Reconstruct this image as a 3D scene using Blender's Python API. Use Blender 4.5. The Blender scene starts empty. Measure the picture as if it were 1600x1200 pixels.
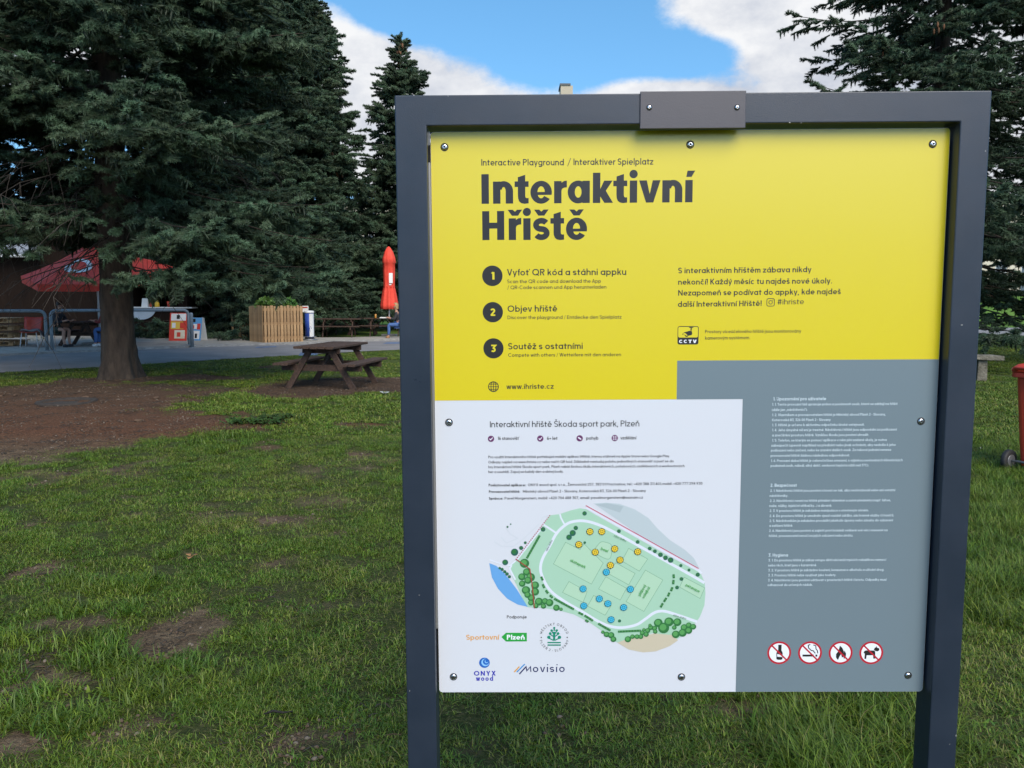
import bpy, bmesh, math, random
from mathutils import Vector, Matrix, noise
R = math.radians
random.seed(7)
scene = bpy.context.scene
col = scene.collection

# ---------------------------------------------------------------- camera
EYE = 1.55; FPX = 1230.0; PITCH = math.atan(130 / FPX); ROLL = 0.0062
cam_d = bpy.data.cameras.new("camera"); cam_d.sensor_width = 36; cam_d.lens = FPX / 1600 * 36
cam_d.clip_start = 0.05; cam_d.clip_end = 2000
cam = bpy.data.objects.new("camera", cam_d); col.objects.link(cam)
FW = Vector((0, math.cos(PITCH), -math.sin(PITCH)))
_r = Vector((1, 0, 0)); _u = _r.cross(FW)
RT = math.cos(ROLL) * _r + math.sin(ROLL) * _u
UP = -math.sin(ROLL) * _r + math.cos(ROLL) * _u
M = Matrix.Identity(4)
for i in range(3):
    M[i][0], M[i][1], M[i][2] = RT[i], UP[i], -FW[i]
M[0][3], M[1][3], M[2][3] = 0, 0, EYE
cam.matrix_world = M
scene.camera = cam
CP = Vector((0, 0, EYE))

# ---------------------------------------------------------------- world, sun, exposure
SUN_EL, SUN_AZ = R(42), R(160)      # azimuth from +Y clockwise: behind the camera, a little to the right
world = bpy.data.worlds.new("World"); scene.world = world; world.use_nodes = True
wn, wl = world.node_tree.nodes, world.node_tree.links
wn.clear()
def N(nt, t, **kw):
    n = nt.nodes.new(t)
    for k, v in kw.items(): setattr(n, k, v)
    return n
WT = world.node_tree
def wmath(op, a, b=None, c=None, clamp=False):
    n = N(WT, 'ShaderNodeMath', operation=op); n.use_clamp = clamp
    for i, v in enumerate((a, b, c)):
        if v is None: continue
        if isinstance(v, (int, float)): n.inputs[i].default_value = v
        else: WT.links.new(v, n.inputs[i])
    return n.outputs[0]
sky = N(WT, 'ShaderNodeTexSky', sky_type='NISHITA'); sky.sun_disc = False
sky.sun_elevation = SUN_EL; sky.sun_rotation = SUN_AZ; sky.air_density = 1.0; sky.dust_density = 0.7; sky.ozone_density = 1.6
tc = N(WT, 'ShaderNodeTexCoord')
lift = N(WT, 'ShaderNodeVectorMath', operation='ADD'); lift.inputs[1].default_value = (0, 0, .17)      # the clear, blue air above the horizon
wl.new(tc.outputs['Generated'], lift.inputs[0]); nrm = N(WT, 'ShaderNodeVectorMath', operation='NORMALIZE'); wl.new(lift.outputs[0], nrm.inputs[0]); wl.new(nrm.outputs[0], sky.inputs[0])
sep = N(WT, 'ShaderNodeSeparateXYZ'); wl.new(tc.outputs['Generated'], sep.inputs[0])
az = wmath('ARCTAN2', sep.outputs[0], sep.outputs[1]); el = wmath('ARCSINE', sep.outputs[2])
def cnoise(sc, detail, rough, off, zs=2.2):
    mp = N(WT, 'ShaderNodeMapping'); mp.inputs['Scale'].default_value = (sc, sc, sc * zs); mp.inputs['Location'].default_value = off
    wl.new(tc.outputs['Generated'], mp.inputs[0])
    n = N(WT, 'ShaderNodeTexNoise'); n.inputs['Scale'].default_value = 1; n.inputs['Detail'].default_value = detail; n.inputs['Roughness'].default_value = rough
    wl.new(mp.outputs[0], n.inputs['Vector']); return n.outputs[0]
n1 = cnoise(2.1, 9, 0.56, (3.1, 0.4, 1.7)); n2 = cnoise(8.0, 11, 0.64, (1.1, 5.4, 0.7), 1.6); n3 = cnoise(3.5, 5, 0.5, (7.1, 2.4, 4.7), 3)
# cumulus banks: (px, py, half width, half height, gain) as seen from the park, turned into directions
def dir_px(px, py):
    d = FW * FPX + RT * (px - 800) - UP * (py - 600); d.normalize()
    return math.atan2(d.x, d.y), math.asin(d.z)
bias = None
for (px, py, sx, sy, g) in ((600, 150, 170, 105, .62), (540, 75, 70, 30, .22), (1010, 160, 80, 26, .40), (1380, 20, 270, 120, .40), (1200, -20, 140, 60, .24),
                            (1400, 200, 260, 90, .26), (130, 60, 300, 110, .3), (790, 20, 190, 80, -.40), (860, 100, 80, 36, -.25), (620, 0, 90, 46, -.45), (90, 225, 70, 30, -.4), (1200, 128, 60, 16, -.2), (1600, 260, 80, 60, .1), (640, 260, 160, 60, .1), (1080, 90, 80, 30, -.5), (960, 50, 80, 60, -.25)):
    a0, e0 = dir_px(px, py)
    dx = wmath('MULTIPLY', wmath('SUBTRACT', az, a0), FPX / sx); dy = wmath('MULTIPLY', wmath('SUBTRACT', el, e0), FPX / sy)
    r2 = wmath('ADD', wmath('MULTIPLY', dx, dx), wmath('MULTIPLY', dy, dy))
    gsn = wmath('MULTIPLY', wmath('POWER', 2.718, wmath('MULTIPLY', r2, -0.7)), g)
    bias = gsn if bias is None else wmath('ADD', bias, gsn)
den = wmath('ADD', wmath('ADD', wmath('MULTIPLY', n1, .75), wmath('MULTIPLY', n2, .62)), wmath('ADD', wmath('SUBTRACT', bias, .17), wmath('MULTIPLY', cnoise(26.0, 8, 0.65, (4.1, 1.4, 2.7), 1.5), .16)))
mr = N(WT, 'ShaderNodeMapRange', interpolation_type='SMOOTHSTEP'); wl.new(den, mr.inputs[0])
mr.inputs[1].default_value = 0.62; mr.inputs[2].default_value = 0.86
cr = N(WT, 'ShaderNodeValToRGB'); wl.new(wmath('ADD', wmath('MULTIPLY', n3, .5), wmath('MULTIPLY', n2, .5)), cr.inputs[0])
cr.color_ramp.elements[0].position = .40; cr.color_ramp.elements[0].color = (.60, .65, .76, 1)
cr.color_ramp.elements[1].position = .57; cr.color_ramp.elements[1].color = (1.02, 1.03, 1.05, 1)
bs = N(WT, 'ShaderNodeBackground'); bs.inputs[1].default_value = 0.15; skc = N(WT, 'ShaderNodeHueSaturation'); skc.inputs['Hue'].default_value = .488; skc.inputs['Saturation'].default_value = 1.22; skc.inputs['Value'].default_value = 1.12; wl.new(sky.outputs[0], skc.inputs['Color']); wl.new(skc.outputs[0], bs.inputs[0])
bc = N(WT, 'ShaderNodeBackground'); bc.inputs[1].default_value = 0.585; wl.new(cr.outputs[0], bc.inputs[0])
mx = N(WT, 'ShaderNodeMixShader'); wl.new(mr.outputs[0], mx.inputs[0]); wl.new(bs.outputs[0], mx.inputs[1]); wl.new(bc.outputs[0], mx.inputs[2])
wo = N(WT, 'ShaderNodeOutputWorld'); wl.new(mx.outputs[0], wo.inputs[0])

sun_d = bpy.data.lights.new("sun", 'SUN'); sun_d.energy = 2.5; sun_d.angle = R(40); sun_d.color = (1, .91, .78)
sun = bpy.data.objects.new("sun", sun_d); col.objects.link(sun)
sd = Vector((math.sin(SUN_AZ) * math.cos(SUN_EL), math.cos(SUN_AZ) * math.cos(SUN_EL), math.sin(SUN_EL)))
sun.rotation_euler = sd.to_track_quat('Z', 'Y').to_euler()
scene.view_settings.view_transform = 'Standard'; scene.view_settings.look = 'None'
scene.view_settings.exposure = 0.65; scene.view_settings.gamma = 1
scene.cycles.max_bounces = 5; scene.cycles.diffuse_bounces = 3; scene.cycles.glossy_bounces = 2

# ---------------------------------------------------------------- helpers
def at(px, py, z=0.0):
    """ground point (height z) that the photograph shows at pixel px, py"""
    d = FW * FPX + RT * (px - 800) - UP * (py - 600)
    t = (z - EYE) / d.z
    return CP + d * t
def at_d(px, py, Y):
    d = FW * FPX + RT * (px - 800) - UP * (py - 600)
    return CP + d * (Y / d.y)

def tag(o, label=None, cat=None, group=None, kind=None):
    if label: o['label'] = label
    if cat: o['category'] = cat
    if group: o['group'] = group
    if kind: o['kind'] = kind
    return o
def empty(name, loc, rz=0.0, label=None, cat=None, group=None):
    o = bpy.data.objects.new(name, None); o.empty_display_size = .1
    o.location = loc; o.rotation_euler = (0, 0, rz); col.objects.link(o)
    return tag(o, label, cat, group)
class MB:
    def __init__(s): s.v, s.f, s.m, s.sm = [], [], [], []
    def quad(s, pts, mi=0, smooth=False):
        k = len(s.v); s.v.extend([tuple(p) for p in pts]); s.f.append(tuple(range(k, k + len(pts)))); s.m.append(mi); s.sm.append(smooth)
    def box(s, x0, x1, y0, y1, z0, z1, mi=0, mat=None):
        k = len(s.v)
        P = [Vector((x, y, z)) for z in (z0, z1) for y in (y0, y1) for x in (x0, x1)]
        if mat: P = [mat @ p for p in P]
        s.v.extend([tuple(p) for p in P])
        for q in ((0, 2, 3, 1), (4, 5, 7, 6), (0, 1, 5, 4), (2, 6, 7, 3), (0, 4, 6, 2), (1, 3, 7, 5)):
            s.f.append(tuple(k + i for i in q)); s.m.append(mi); s.sm.append(False)
    def bar(s, a, b, w, t, mi=0, up=(0, 0, 1)):
        """rectangular bar from a to b, w across, t in the 'up' sense"""
        a, b = Vector(a), Vector(b); d = (b - a); L = d.length; d.normalize()
        u = Vector(up); x = d.cross(u)
        if x.length < 1e-4: x = d.cross(Vector((1, 0, 0)))
        x.normalize(); z = x.cross(d)
        m = Matrix(((x.x, d.x, z.x, a.x), (x.y, d.y, z.y, a.y), (x.z, d.z, z.z, a.z), (0, 0, 0, 1)))
        s.box(-w / 2, w / 2, 0, L, -t / 2, t / 2, mi, m)
    def tube(s, pts, rads, n=6, mi=0, smooth=True, cap=True):
        pts = [Vector(p) for p in pts]
        if isinstance(rads, (int, float)): rads = [rads] * len(pts)
        k0 = len(s.v); ref = None
        for i, p in enumerate(pts):
            d = (pts[min(i + 1, len(pts) - 1)] - pts[max(i - 1, 0)]).normalized()
            if ref is None: ref = d.orthogonal().normalized()
            x = (ref - d * ref.dot(d)).normalized(); ref = x; y = d.cross(x)
            for j in range(n):
                a = 2 * math.pi * j / n
                s.v.append(tuple(p + (x * math.cos(a) + y * math.sin(a)) * rads[i]))
        for i in range(len(pts) - 1):
            for j in range(n):
                a, b = k0 + i * n + j, k0 + i * n + (j + 1) % n
                s.f.append((a, b, b + n, a + n)); s.m.append(mi); s.sm.append(smooth)
        if cap:
            s.f.append(tuple(k0 + j for j in range(n))[::-1]); s.m.append(mi); s.sm.append(False)
            e = k0 + (len(pts) - 1) * n
            s.f.append(tuple(e + j for j in range(n))); s.m.append(mi); s.sm.append(False)
    def lathe(s, prof, n=16, c=(0, 0, 0), mi=0, smooth=True, rf=None):
        """prof = [(r, z)...]; rf(angle, i) scales the radius"""
        k0 = len(s.v)
        for i, (r, z) in enumerate(prof):
            for j in range(n):
                a = 2 * math.pi * j / n; q = r * (rf(a, i) if rf else 1)
                s.v.append((c[0] + q * math.cos(a), c[1] + q * math.sin(a), c[2] + z))
        for i in range(len(prof) - 1):
            for j in range(n):
                a, b = k0 + i * n + j, k0 + i * n + (j + 1) % n
                s.f.append((a, b, b + n, a + n)); s.m.append(mi); s.sm.append(smooth)
        s.f.append(tuple(k0 + j for j in range(n))[::-1]); s.m.append(mi); s.sm.append(False)
        e = k0 + (len(prof) - 1) * n
        s.f.append(tuple(e + j for j in range(n))); s.m.append(mi); s.sm.append(False)
    def mesh(s, name, mats):
        me = bpy.data.meshes.new(name); me.from_pydata(s.v, [], s.f)
        for m in (mats if isinstance(mats, (list, tuple)) else [mats]): me.materials.append(m)
        me.polygons.foreach_set('material_index', s.m); me.polygons.foreach_set('use_smooth', s.sm)
        me.update(); return me
    def build(s, name, mats, parent=None, bevel=0):
        o = bpy.data.objects.new(name, s.mesh(name, mats)); col.objects.link(o)
        if parent: o.parent = parent
        if bevel:
            b = o.modifiers.new('bevel', 'BEVEL'); b.width = bevel; b.segments = 2; b.limit_method = 'ANGLE'
        return o
def copy_tree(o, parent=None):
    c = o.copy(); col.objects.link(c)
    if parent is not None: c.parent = parent
    for ch in list(o.children): copy_tree(ch, c)
    return c

# ---------------------------------------------------------------- materials
MATS = {}
def mat(name, c, rough=.6, c2=None, scale=8.0, bump=0.0, bscale=None, metal=0.0, spec=.5, stretch=(1, 1, 1), coat=0.0, detail=6, rnd=0.0, lo=.35, hi=.65, coord='Object', trans=0.0, rvar=0.0, wave=0.0):
    m = bpy.data.materials.new(name); m.use_nodes = True; nt = m.node_tree; b = nt.nodes['Principled BSDF']
    b.inputs['Roughness'].default_value = rough; b.inputs['Metallic'].default_value = metal; b.inputs['Specular IOR Level'].default_value = spec
    b.inputs['Coat Weight'].default_value = coat; b.inputs['Coat Roughness'].default_value = .12
    if rvar:
        t_ = N(nt, 'ShaderNodeTexCoord'); n_ = N(nt, 'ShaderNodeTexNoise'); n_.inputs['Scale'].default_value = 9; n_.inputs['Detail'].default_value = 9; n_.inputs['Roughness'].default_value = .7
        m_r = N(nt, 'ShaderNodeMapRange'); m_r.inputs[1].default_value = .3; m_r.inputs[2].default_value = .7; m_r.inputs[3].default_value = rough - rvar; m_r.inputs[4].default_value = rough + rvar
        nt.links.new(t_.outputs['Object'], n_.inputs['Vector']); nt.links.new(n_.outputs[0], m_r.inputs[0]); nt.links.new(m_r.outputs[0], b.inputs['Roughness'])
    if wave:
        t_ = N(nt, 'ShaderNodeTexCoord'); n_ = N(nt, 'ShaderNodeTexNoise'); n_.inputs['Scale'].default_value = 2.2; n_.inputs['Detail'].default_value = 2
        b_ = N(nt, 'ShaderNodeBump'); b_.inputs['Strength'].default_value = wave; b_.inputs['Distance'].default_value = .01
        nt.links.new(t_.outputs['Object'], n_.inputs['Vector']); nt.links.new(n_.outputs[0], b_.inputs['Height']); nt.links.new(b_.outputs[0], b.inputs['Normal'])
    if trans: b.inputs['Transmission Weight'].default_value = trans
    b.inputs['Base Color'].default_value = (*c, 1)
    out = None
    t = N(nt, 'ShaderNodeTexCoord'); mp = N(nt, 'ShaderNodeMapping'); mp.inputs['Scale'].default_value = stretch
    nt.links.new(t.outputs[coord], mp.inputs[0])
    if c2 is not None:
        n = N(nt, 'ShaderNodeTexNoise'); n.inputs['Scale'].default_value = scale; n.inputs['Detail'].default_value = detail; n.inputs['Roughness'].default_value = .65
        nt.links.new(mp.outputs[0], n.inputs['Vector'])
        r = N(nt, 'ShaderNodeValToRGB'); r.color_ramp.elements[0].position = lo; r.color_ramp.elements[1].position = hi
        r.color_ramp.elements[0].color = (*c, 1); r.color_ramp.elements[1].color = (*c2, 1)
        nt.links.new(n.outputs[0], r.inputs[0]); out = r.outputs[0]
    if rnd:
        oi = N(nt, 'ShaderNodeObjectInfo'); h = N(nt, 'ShaderNodeHueSaturation')
        mm = N(nt, 'ShaderNodeMapRange'); mm.inputs[3].default_value = 1 - rnd; mm.inputs[4].default_value = 1 + rnd
        nt.links.new(oi.outputs['Random'], mm.inputs[0]); nt.links.new(mm.outputs[0], h.inputs['Value'])
        if out: nt.links.new(out, h.inputs['Color'])
        else: h.inputs['Color'].default_value = (*c, 1)
        out = h.outputs[0]
    if out: nt.links.new(out, b.inputs['Base Color'])
    if bump:
        n = N(nt, 'ShaderNodeTexNoise'); n.inputs['Scale'].default_value = bscale or scale * 4; n.inputs['Detail'].default_value = 5
        nt.links.new(mp.outputs[0], n.inputs['Vector'])
        bp = N(nt, 'ShaderNodeBump'); bp.inputs['Strength'].default_value = bump; bp.inputs['Distance'].default_value = .02
        nt.links.new(n.outputs[0], bp.inputs['Height']); nt.links.new(bp.outputs[0], b.inputs['Normal'])
    MATS[name] = m; return m
# ================================================================ ground
RN = [(-260, 600), (-150, 592), (0, 583), (160, 574), (300, 565), (440, 557), (600, 548), (800, 541.5), (1100, 534), (1540, 526), (1750, 522.5), (2300, 512)]
RF = [(-260, 573), (-150, 565.5), (0, 557), (240, 546), (370, 541), (480, 538), (600, 533), (800, 528.5), (1100, 521.5), (1540, 513), (1750, 509), (2300, 500)]
road_near = [at(*p) for p in RN]; road_far = [at(*p) for p in RF]
def lerp_y(line, x):
    if x <= line[0].x: a, b = line[0], line[1]
    else:
        for a, b in zip(line, line[1:]):
            if x <= b.x: break
    return a.y + (b.y - a.y) * (x - a.x) / (b.x - a.x)
def poly_sd(x, y, poly):
    """signed distance, positive inside"""
    ins = False; dm = 1e9; n = len(poly)
    for i in range(n):
        ax, ay = poly[i]; bx, by = poly[(i + 1) % n]
        if (ay > y) != (by > y) and x < (bx - ax) * (y - ay) / (by - ay) + ax: ins = not ins
        ex, ey = bx - ax, by - ay; t = max(0, min(1, ((x - ax) * ex + (y - ay) * ey) / (ex * ex + ey * ey + 1e-9)))
        d = math.hypot(x - ax - ex * t, y - ay - ey * t)
        if d < dm: dm = d
    return dm if ins else -dm
def gp(pts): return [(at(*p).x, at(*p).y) for p in pts]
BARE = [(gp([(-500, 800), (-200, 752), (0, 722), (130, 702), (240, 684), (372, 670), (345, 648), (262, 640), (345, 612), (250, 599), (150, 596), (0, 604), (-300, 606), (-600, 620)]), .7),
        (gp([(380, 612), (430, 596), (520, 590), (620, 590), (760, 596), (740, 609), (600, 613), (480, 622), (410, 620)]), .5),
        (gp([(60, 601), (250, 597), (380, 592), (320, 586), (100, 592)]), .5)]
SPOT = []
for (px, py, rx, ry, g) in ((290, 985, 46, 28, 1), (222, 1000, 26, 14, .9), (65, 888, 34, 9, .9), (430, 812, 38, 8, .7), (560, 835, 40, 6, .5), (10, 1165, 46, 18, 1.1),
                            (8, 1085, 30, 14, .9), (205, 1140, 30, 16, .8), (440, 1165, 90, 16, .55), (120, 975, 60, 12, .6), (560, 1025, 30, 7, .7), (40, 820, 30, 6, .6), (330, 812, 20, 6, .6),
                            (760, 1170, 60, 20, .5), (720, 1110, 30, 20, .5), (540, 1130, 40, 10, .6), (420, 880, 30, 7, .5), (560, 665, 40, 5, .7), (420, 700, 30, 6, .5), (620, 935, 14, 6, .8), (100, 1060, 60, 16, .5), (860, 1130, 60, 14, .5), (1180, 1120, 80, 12, .4), (1290, 1115, 30, 8, .5)):
    c = at(px, py); ex = at(px + rx, py).x - c.x; ey = abs(at(px, py - ry).y - at(px, py + ry).y) / 2
    SPOT.append((c.x, c.y, ex, ey, g))
def bare(x, y):
    nz = noise.noise(Vector((x * .9, y * .9, 3.3))) * .6 + noise.noise(Vector((x * 3.1, y * 3.1, 1.3))) * .45 + noise.noise(Vector((x * 8, y * 8, 7.3))) * .25
    v = 0
    if y > 4:
        for poly, w in BARE:
            d = poly_sd(x, y, poly) / w + nz * 1.3
            v = max(v, min(1, max(0, d + .5)))
    if y < 14:
        for (cx_, cy_, rx, ry, g) in SPOT:
            wx_ = .10 * noise.noise(Vector((x * 6, y * 6, 2))); wy_ = .10 * noise.noise(Vector((x * 6, y * 6, 8))); q = ((x + wx_ - cx_) / rx) ** 2 + ((y + wy_ - cy_) / ry) ** 2
            if q < 5: v = max(v, min(1, max(0, g * 1.25 - q * .55 + nz * .7)))
    left = 1 if x < 1.2 else max(.25, 1 - (x - 1.2) / 1.5)
    v = max(v, min(.85, max(0, (nz - .17) * 1.6 * left)))
    return v
def height(x, y):
    d = max(0, min(1, (y - 52) / 34)); z = (d * d * (3 - 2 * d)) * 2.9
    if abs(x) > 60 or y < -30: z += 0
    if y < 15: z += .018 * noise.noise(Vector((x * 1.7, y * 1.7, 0))) + .008 * noise.noise(Vector((x * 6, y * 6, 0)))
    return z
def axis(lo, hi, st, ends):
    a = []; v = lo
    while v < hi: a.append(v); v += st
    a.append(hi); s = st; v = hi
    while v < ends[1]: s = min(s * 1.35, 40); v += s; a.append(v)
    s = st; v = lo; b = []
    while v > ends[0]: s = min(s * 1.35, 40); v -= s; b.append(v)
    return b[::-1] + a
xs = axis(-12, 8, .11, (-600, 600)); ys = axis(1.2, 17.5, .11, (-120, 900))
ys2 = [y for y in ys if y < 20]; y = 20.0
while y < 110: ys2.append(y); y += 1.2
while y < 900: ys2.append(y); y += 40
ys = ys2
verts = []; bv = []
for y in ys:
    for x in xs:
        verts.append((x, y, height(x, y)))
        bv.append(bare(x, y) if (-19 < x < 12 and 1 < y < 21) else 0.0)
nx = len(xs); faces = [(j * nx + i, j * nx + i + 1, (j + 1) * nx + i + 1, (j + 1) * nx + i) for j in range(len(ys) - 1) for i in range(nx - 1)]
gm = bpy.data.meshes.new("ground"); gm.from_pydata(verts, [], faces)
at_ = gm.attributes.new('bare', 'FLOAT', 'POINT'); at_.data.foreach_set('value', bv)
gm.polygons.foreach_set('use_smooth', [True] * len(faces))
def ground_mat():
    m = bpy.data.materials.new("park_ground"); m.use_nodes = True; nt = m.node_tree; b = nt.nodes['Principled BSDF']; L = nt.links
    b.inputs['Roughness'].default_value = .95; b.inputs['Specular IOR Level'].default_value = .15
    tc = N(nt, 'ShaderNodeTexCoord')
    def nz(s, d=6, r=.6):
        n = N(nt, 'ShaderNodeTexNoise'); n.inputs['Scale'].default_value = s; n.inputs['Detail'].default_value = d; n.inputs['Roughness'].default_value = r
        L.new(tc.outputs['Object'], n.inputs['Vector']); return n.outputs[0]
    def ramp(f, stops):
        r = N(nt, 'ShaderNodeValToRGB'); e = r.color_ramp.elements
        while len(e) < len(stops): e.new(.5)
        for i, (p, c) in enumerate(stops): e[i].position = p; e[i].color = (*c, 1)
        L.new(f, r.inputs[0]); return r.outputs[0]
    def mix(f, a, b_, mode='MIX'):
        x = N(nt, 'ShaderNodeMix', data_type='RGBA', blend_type=mode)
        if isinstance(f, float): x.inputs[0].default_value = f
        else: L.new(f, x.inputs[0])
        L.new(a, x.inputs[6]); L.new(b_, x.inputs[7]); return x.outputs[2]
    soil = ramp(nz(5.5, 9, .7), [(.3, (.058, .042, .026)), (.52, (.125, .092, .058)), (.74, (.24, .185, .12))])
    # needle litter, redder further from the stem
    sx_ = N(nt, 'ShaderNodeSeparateXYZ'); L.new(tc.outputs['Object'], sx_.inputs[0]); mv = N(nt, 'ShaderNodeMapRange'); L.new(sx_.outputs[1], mv.inputs[0]); mv.inputs[1].default_value = 13.5; mv.inputs[2].default_value = 9.0; nzv = mv.outputs[0]
    litter = mix(nzv, ramp(nz(30, 8, .85), [(.34, (.022, .015, .011)), (.5, (.068, .043, .028)), (.62, (.14, .095, .062))]), ramp(nz(33, 8, .85), [(.34, (.032, .018, .012)), (.5, (.115, .052, .028)), (.64, (.22, .12, .07))]))
    sp = N(nt, 'ShaderNodeSeparateXYZ'); L.new(tc.outputs['Object'], sp.inputs[0])
    mrr = N(nt, 'ShaderNodeMapRange'); L.new(sp.outputs[1], mrr.inputs[0]); mrr.inputs[1].default_value = 7.5; mrr.inputs[2].default_value = 9.0
    soil = mix(mrr.outputs[0], soil, litter)
    thatch = ramp(nz(40, 4, .7), [(.3, (.022, .034, .008)), (.52, (.052, .066, .018)), (.72, (.12, .105, .05))])
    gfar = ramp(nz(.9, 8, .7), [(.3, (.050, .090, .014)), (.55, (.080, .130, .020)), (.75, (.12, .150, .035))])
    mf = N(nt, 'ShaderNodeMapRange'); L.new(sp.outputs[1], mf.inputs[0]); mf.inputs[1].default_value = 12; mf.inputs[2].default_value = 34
    soil = mix(.75, soil, mix(1.0, soil, ramp(nz(70, 8, .9), [(.38, (.30, .28, .26)), (.5, (1.0, 1.0, 1.0)), (.62, (1.9, 1.8, 1.6))]), 'MULTIPLY'))
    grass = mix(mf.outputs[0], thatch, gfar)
    sunlit_lawn = ramp(nz(.35, 6, .6), [(.35, (.075, .16, .022)), (.65, (.12, .22, .035))])  # far lawn in sun between clouds: the sunshine is put into the grass colour
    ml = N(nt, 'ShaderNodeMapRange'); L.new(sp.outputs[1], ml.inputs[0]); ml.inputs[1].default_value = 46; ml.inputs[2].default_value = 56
    grass = mix(ml.outputs[0], grass, sunlit_lawn)
    a = N(nt, 'ShaderNodeAttribute', attribute_name='bare')
    mb = N(nt, 'ShaderNodeMapRange'); L.new(a.outputs['Fac'], mb.inputs[0]); mb.inputs[1].default_value = .15; mb.inputs[2].default_value = .6
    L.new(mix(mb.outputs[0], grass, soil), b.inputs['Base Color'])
    bp = N(nt, 'ShaderNodeBump'); bp.inputs['Strength'].default_value = 1.0; bp.inputs['Distance'].default_value = .035
    L.new(nz(34, 6, .7), bp.inputs['Height']); L.new(bp.outputs[0], b.inputs['Normal'])
    return m
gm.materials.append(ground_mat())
g = bpy.data.objects.new("ground", gm); col.objects.link(g); g['kind'] = 'structure'

asphalt = mat('asphalt', (.175, .168, .165), .85, (.24, .23, .225), 1.1, .4, 90, detail=10)
paving = mat('terrace_paving', (.26, .235, .20), .9, (.40, .37, .31), 2.2, .3, 50, detail=10)
pale = mat('gravel_path', (.30, .28, .22), .95, (.42, .39, .32), 3, .3, 30)
kerbm = mat('kerb_concrete', (.20, .195, .185), .9, (.33, .32, .30), 6, .3)
def strip(name, A, B, z, m, kind='structure'):
    mb = MB(); n = len(A)
    for i in range(n - 1):
        mb.quad([(A[i].x, A[i].y, z), (A[i + 1].x, A[i + 1].y, z), (B[i + 1].x, B[i + 1].y, z), (B[i].x, B[i].y, z)])
    k = len(mb.v)
    o = mb.build(name, m); o['kind'] = kind; return o
def refine(line, n=6):
    out = []
    P = [line[0]] + line + [line[-1]]
    for i in range(1, len(P) - 2):
        for k in range(n):
            t = k / n
            p0, p1, p2, p3 = P[i - 1], P[i], P[i + 1], P[i + 2]
            q = .5 * ((2 * p1) + (p2 - p0) * t + (2 * p0 - 5 * p1 + 4 * p2 - p3) * t * t + (3 * p1 - p0 - 3 * p2 + p3) * t ** 3)
            out.append(q)
    out.append(line[-1]); return out
rn, rf = refine(road_near), refine(road_far)
strip('road', rn, rf, .012, asphalt)
# terrace paving behind the road (left) with a low kerb
TF = [Vector((-40, 40, 0)), Vector((-30, 40, 0)), Vector((-22, 40, 0)), Vector((-14, 38, 0)), Vector((-11, 37, 0)), at(480, 528.5), at(600, 527.5), at(650, 527)]
TNn = road_far[:7] + [at(650, 532)]
strip('terrace_pavement', refine(TNn), refine(TF), .05, paving)
mb = MB(); q = refine(TNn)
for a, b in zip(q, q[1:]): mb.bar((a.x, a.y, .03), (b.x, b.y, .03), .10, .09)
o = mb.build('kerb', kerbm); o['kind'] = 'structure'
strip('path', [at(-600, 516), at(300, 512), at(620, 511.5), at(1100, 507), at(1700, 501.5), at(2600, 493)], [at(-600, 513), at(300, 509), at(620, 508.5), at(1100, 503.5), at(1700, 498.0), at(2600, 489.5)], .03, pale)
bluep = mat('blue_road_paint', (.10, .17, .30), .8, (.09, .11, .15), 6, lo=.45, hi=.6)
for name, pts in (('painted_marking', [(466, 557), (497, 556), (495, 549.5), (470, 551.5)]), ('painted_marking', [(398, 544.5), (432, 543.0), (432, 541.6), (402, 542.6)]), ('painted_marking', [(598, 538), (640, 537.5), (640, 535), (604, 535.5)])):
    mb = MB(); mb.quad([(at(*p).x, at(*p).y, .017) for p in pts]); o = mb.build(name, bluep); o['kind'] = 'structure'

# ================================================================ instancing (uncountable foliage and grass only)
def inst_group(name, srcs):
    ng = bpy.data.node_groups.new(name, 'GeometryNodeTree')
    ng.interface.new_socket('Geometry', in_out='INPUT', socket_type='NodeSocketGeometry'); ng.interface.new_socket('Geometry', in_out='OUTPUT', socket_type='NodeSocketGeometry')
    gi, go = N(ng, 'NodeGroupInput'), N(ng, 'NodeGroupOutput'); L = ng.links
    join = N(ng, 'GeometryNodeJoinGeometry')
    def attr(nm, t):
        a = N(ng, 'GeometryNodeInputNamedAttribute', data_type=t); a.inputs['Name'].default_value = nm; return a.outputs[0]
    idx = attr('idx', 'INT'); rot = attr('rot', 'FLOAT_VECTOR'); scl = attr('scl', 'FLOAT')
    for i, s in enumerate(srcs):
        oi = N(ng, 'GeometryNodeObjectInfo'); oi.inputs[0].default_value = s; oi.inputs['As Instance'].default_value = True
        ip = N(ng, 'GeometryNodeInstanceOnPoints')
        cmp_ = N(ng, 'FunctionNodeCompare', data_type='INT', operation='EQUAL'); L.new(idx, cmp_.inputs[2]); cmp_.inputs[3].default_value = i
        L.new(gi.outputs[0], ip.inputs['Points']); L.new(oi.outputs['Geometry'], ip.inputs['Instance']); L.new(cmp_.outputs[0], ip.inputs['Selection'])
        e2r = N(ng, 'FunctionNodeEulerToRotation'); L.new(rot, e2r.inputs[0]); L.new(e2r.outputs[0], ip.inputs['Rotation']); L.new(scl, ip.inputs['Scale'])
        L.new(ip.outputs[0], join.inputs[0])
    L.new(join.outputs[0], go.inputs[0]); return ng
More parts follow.
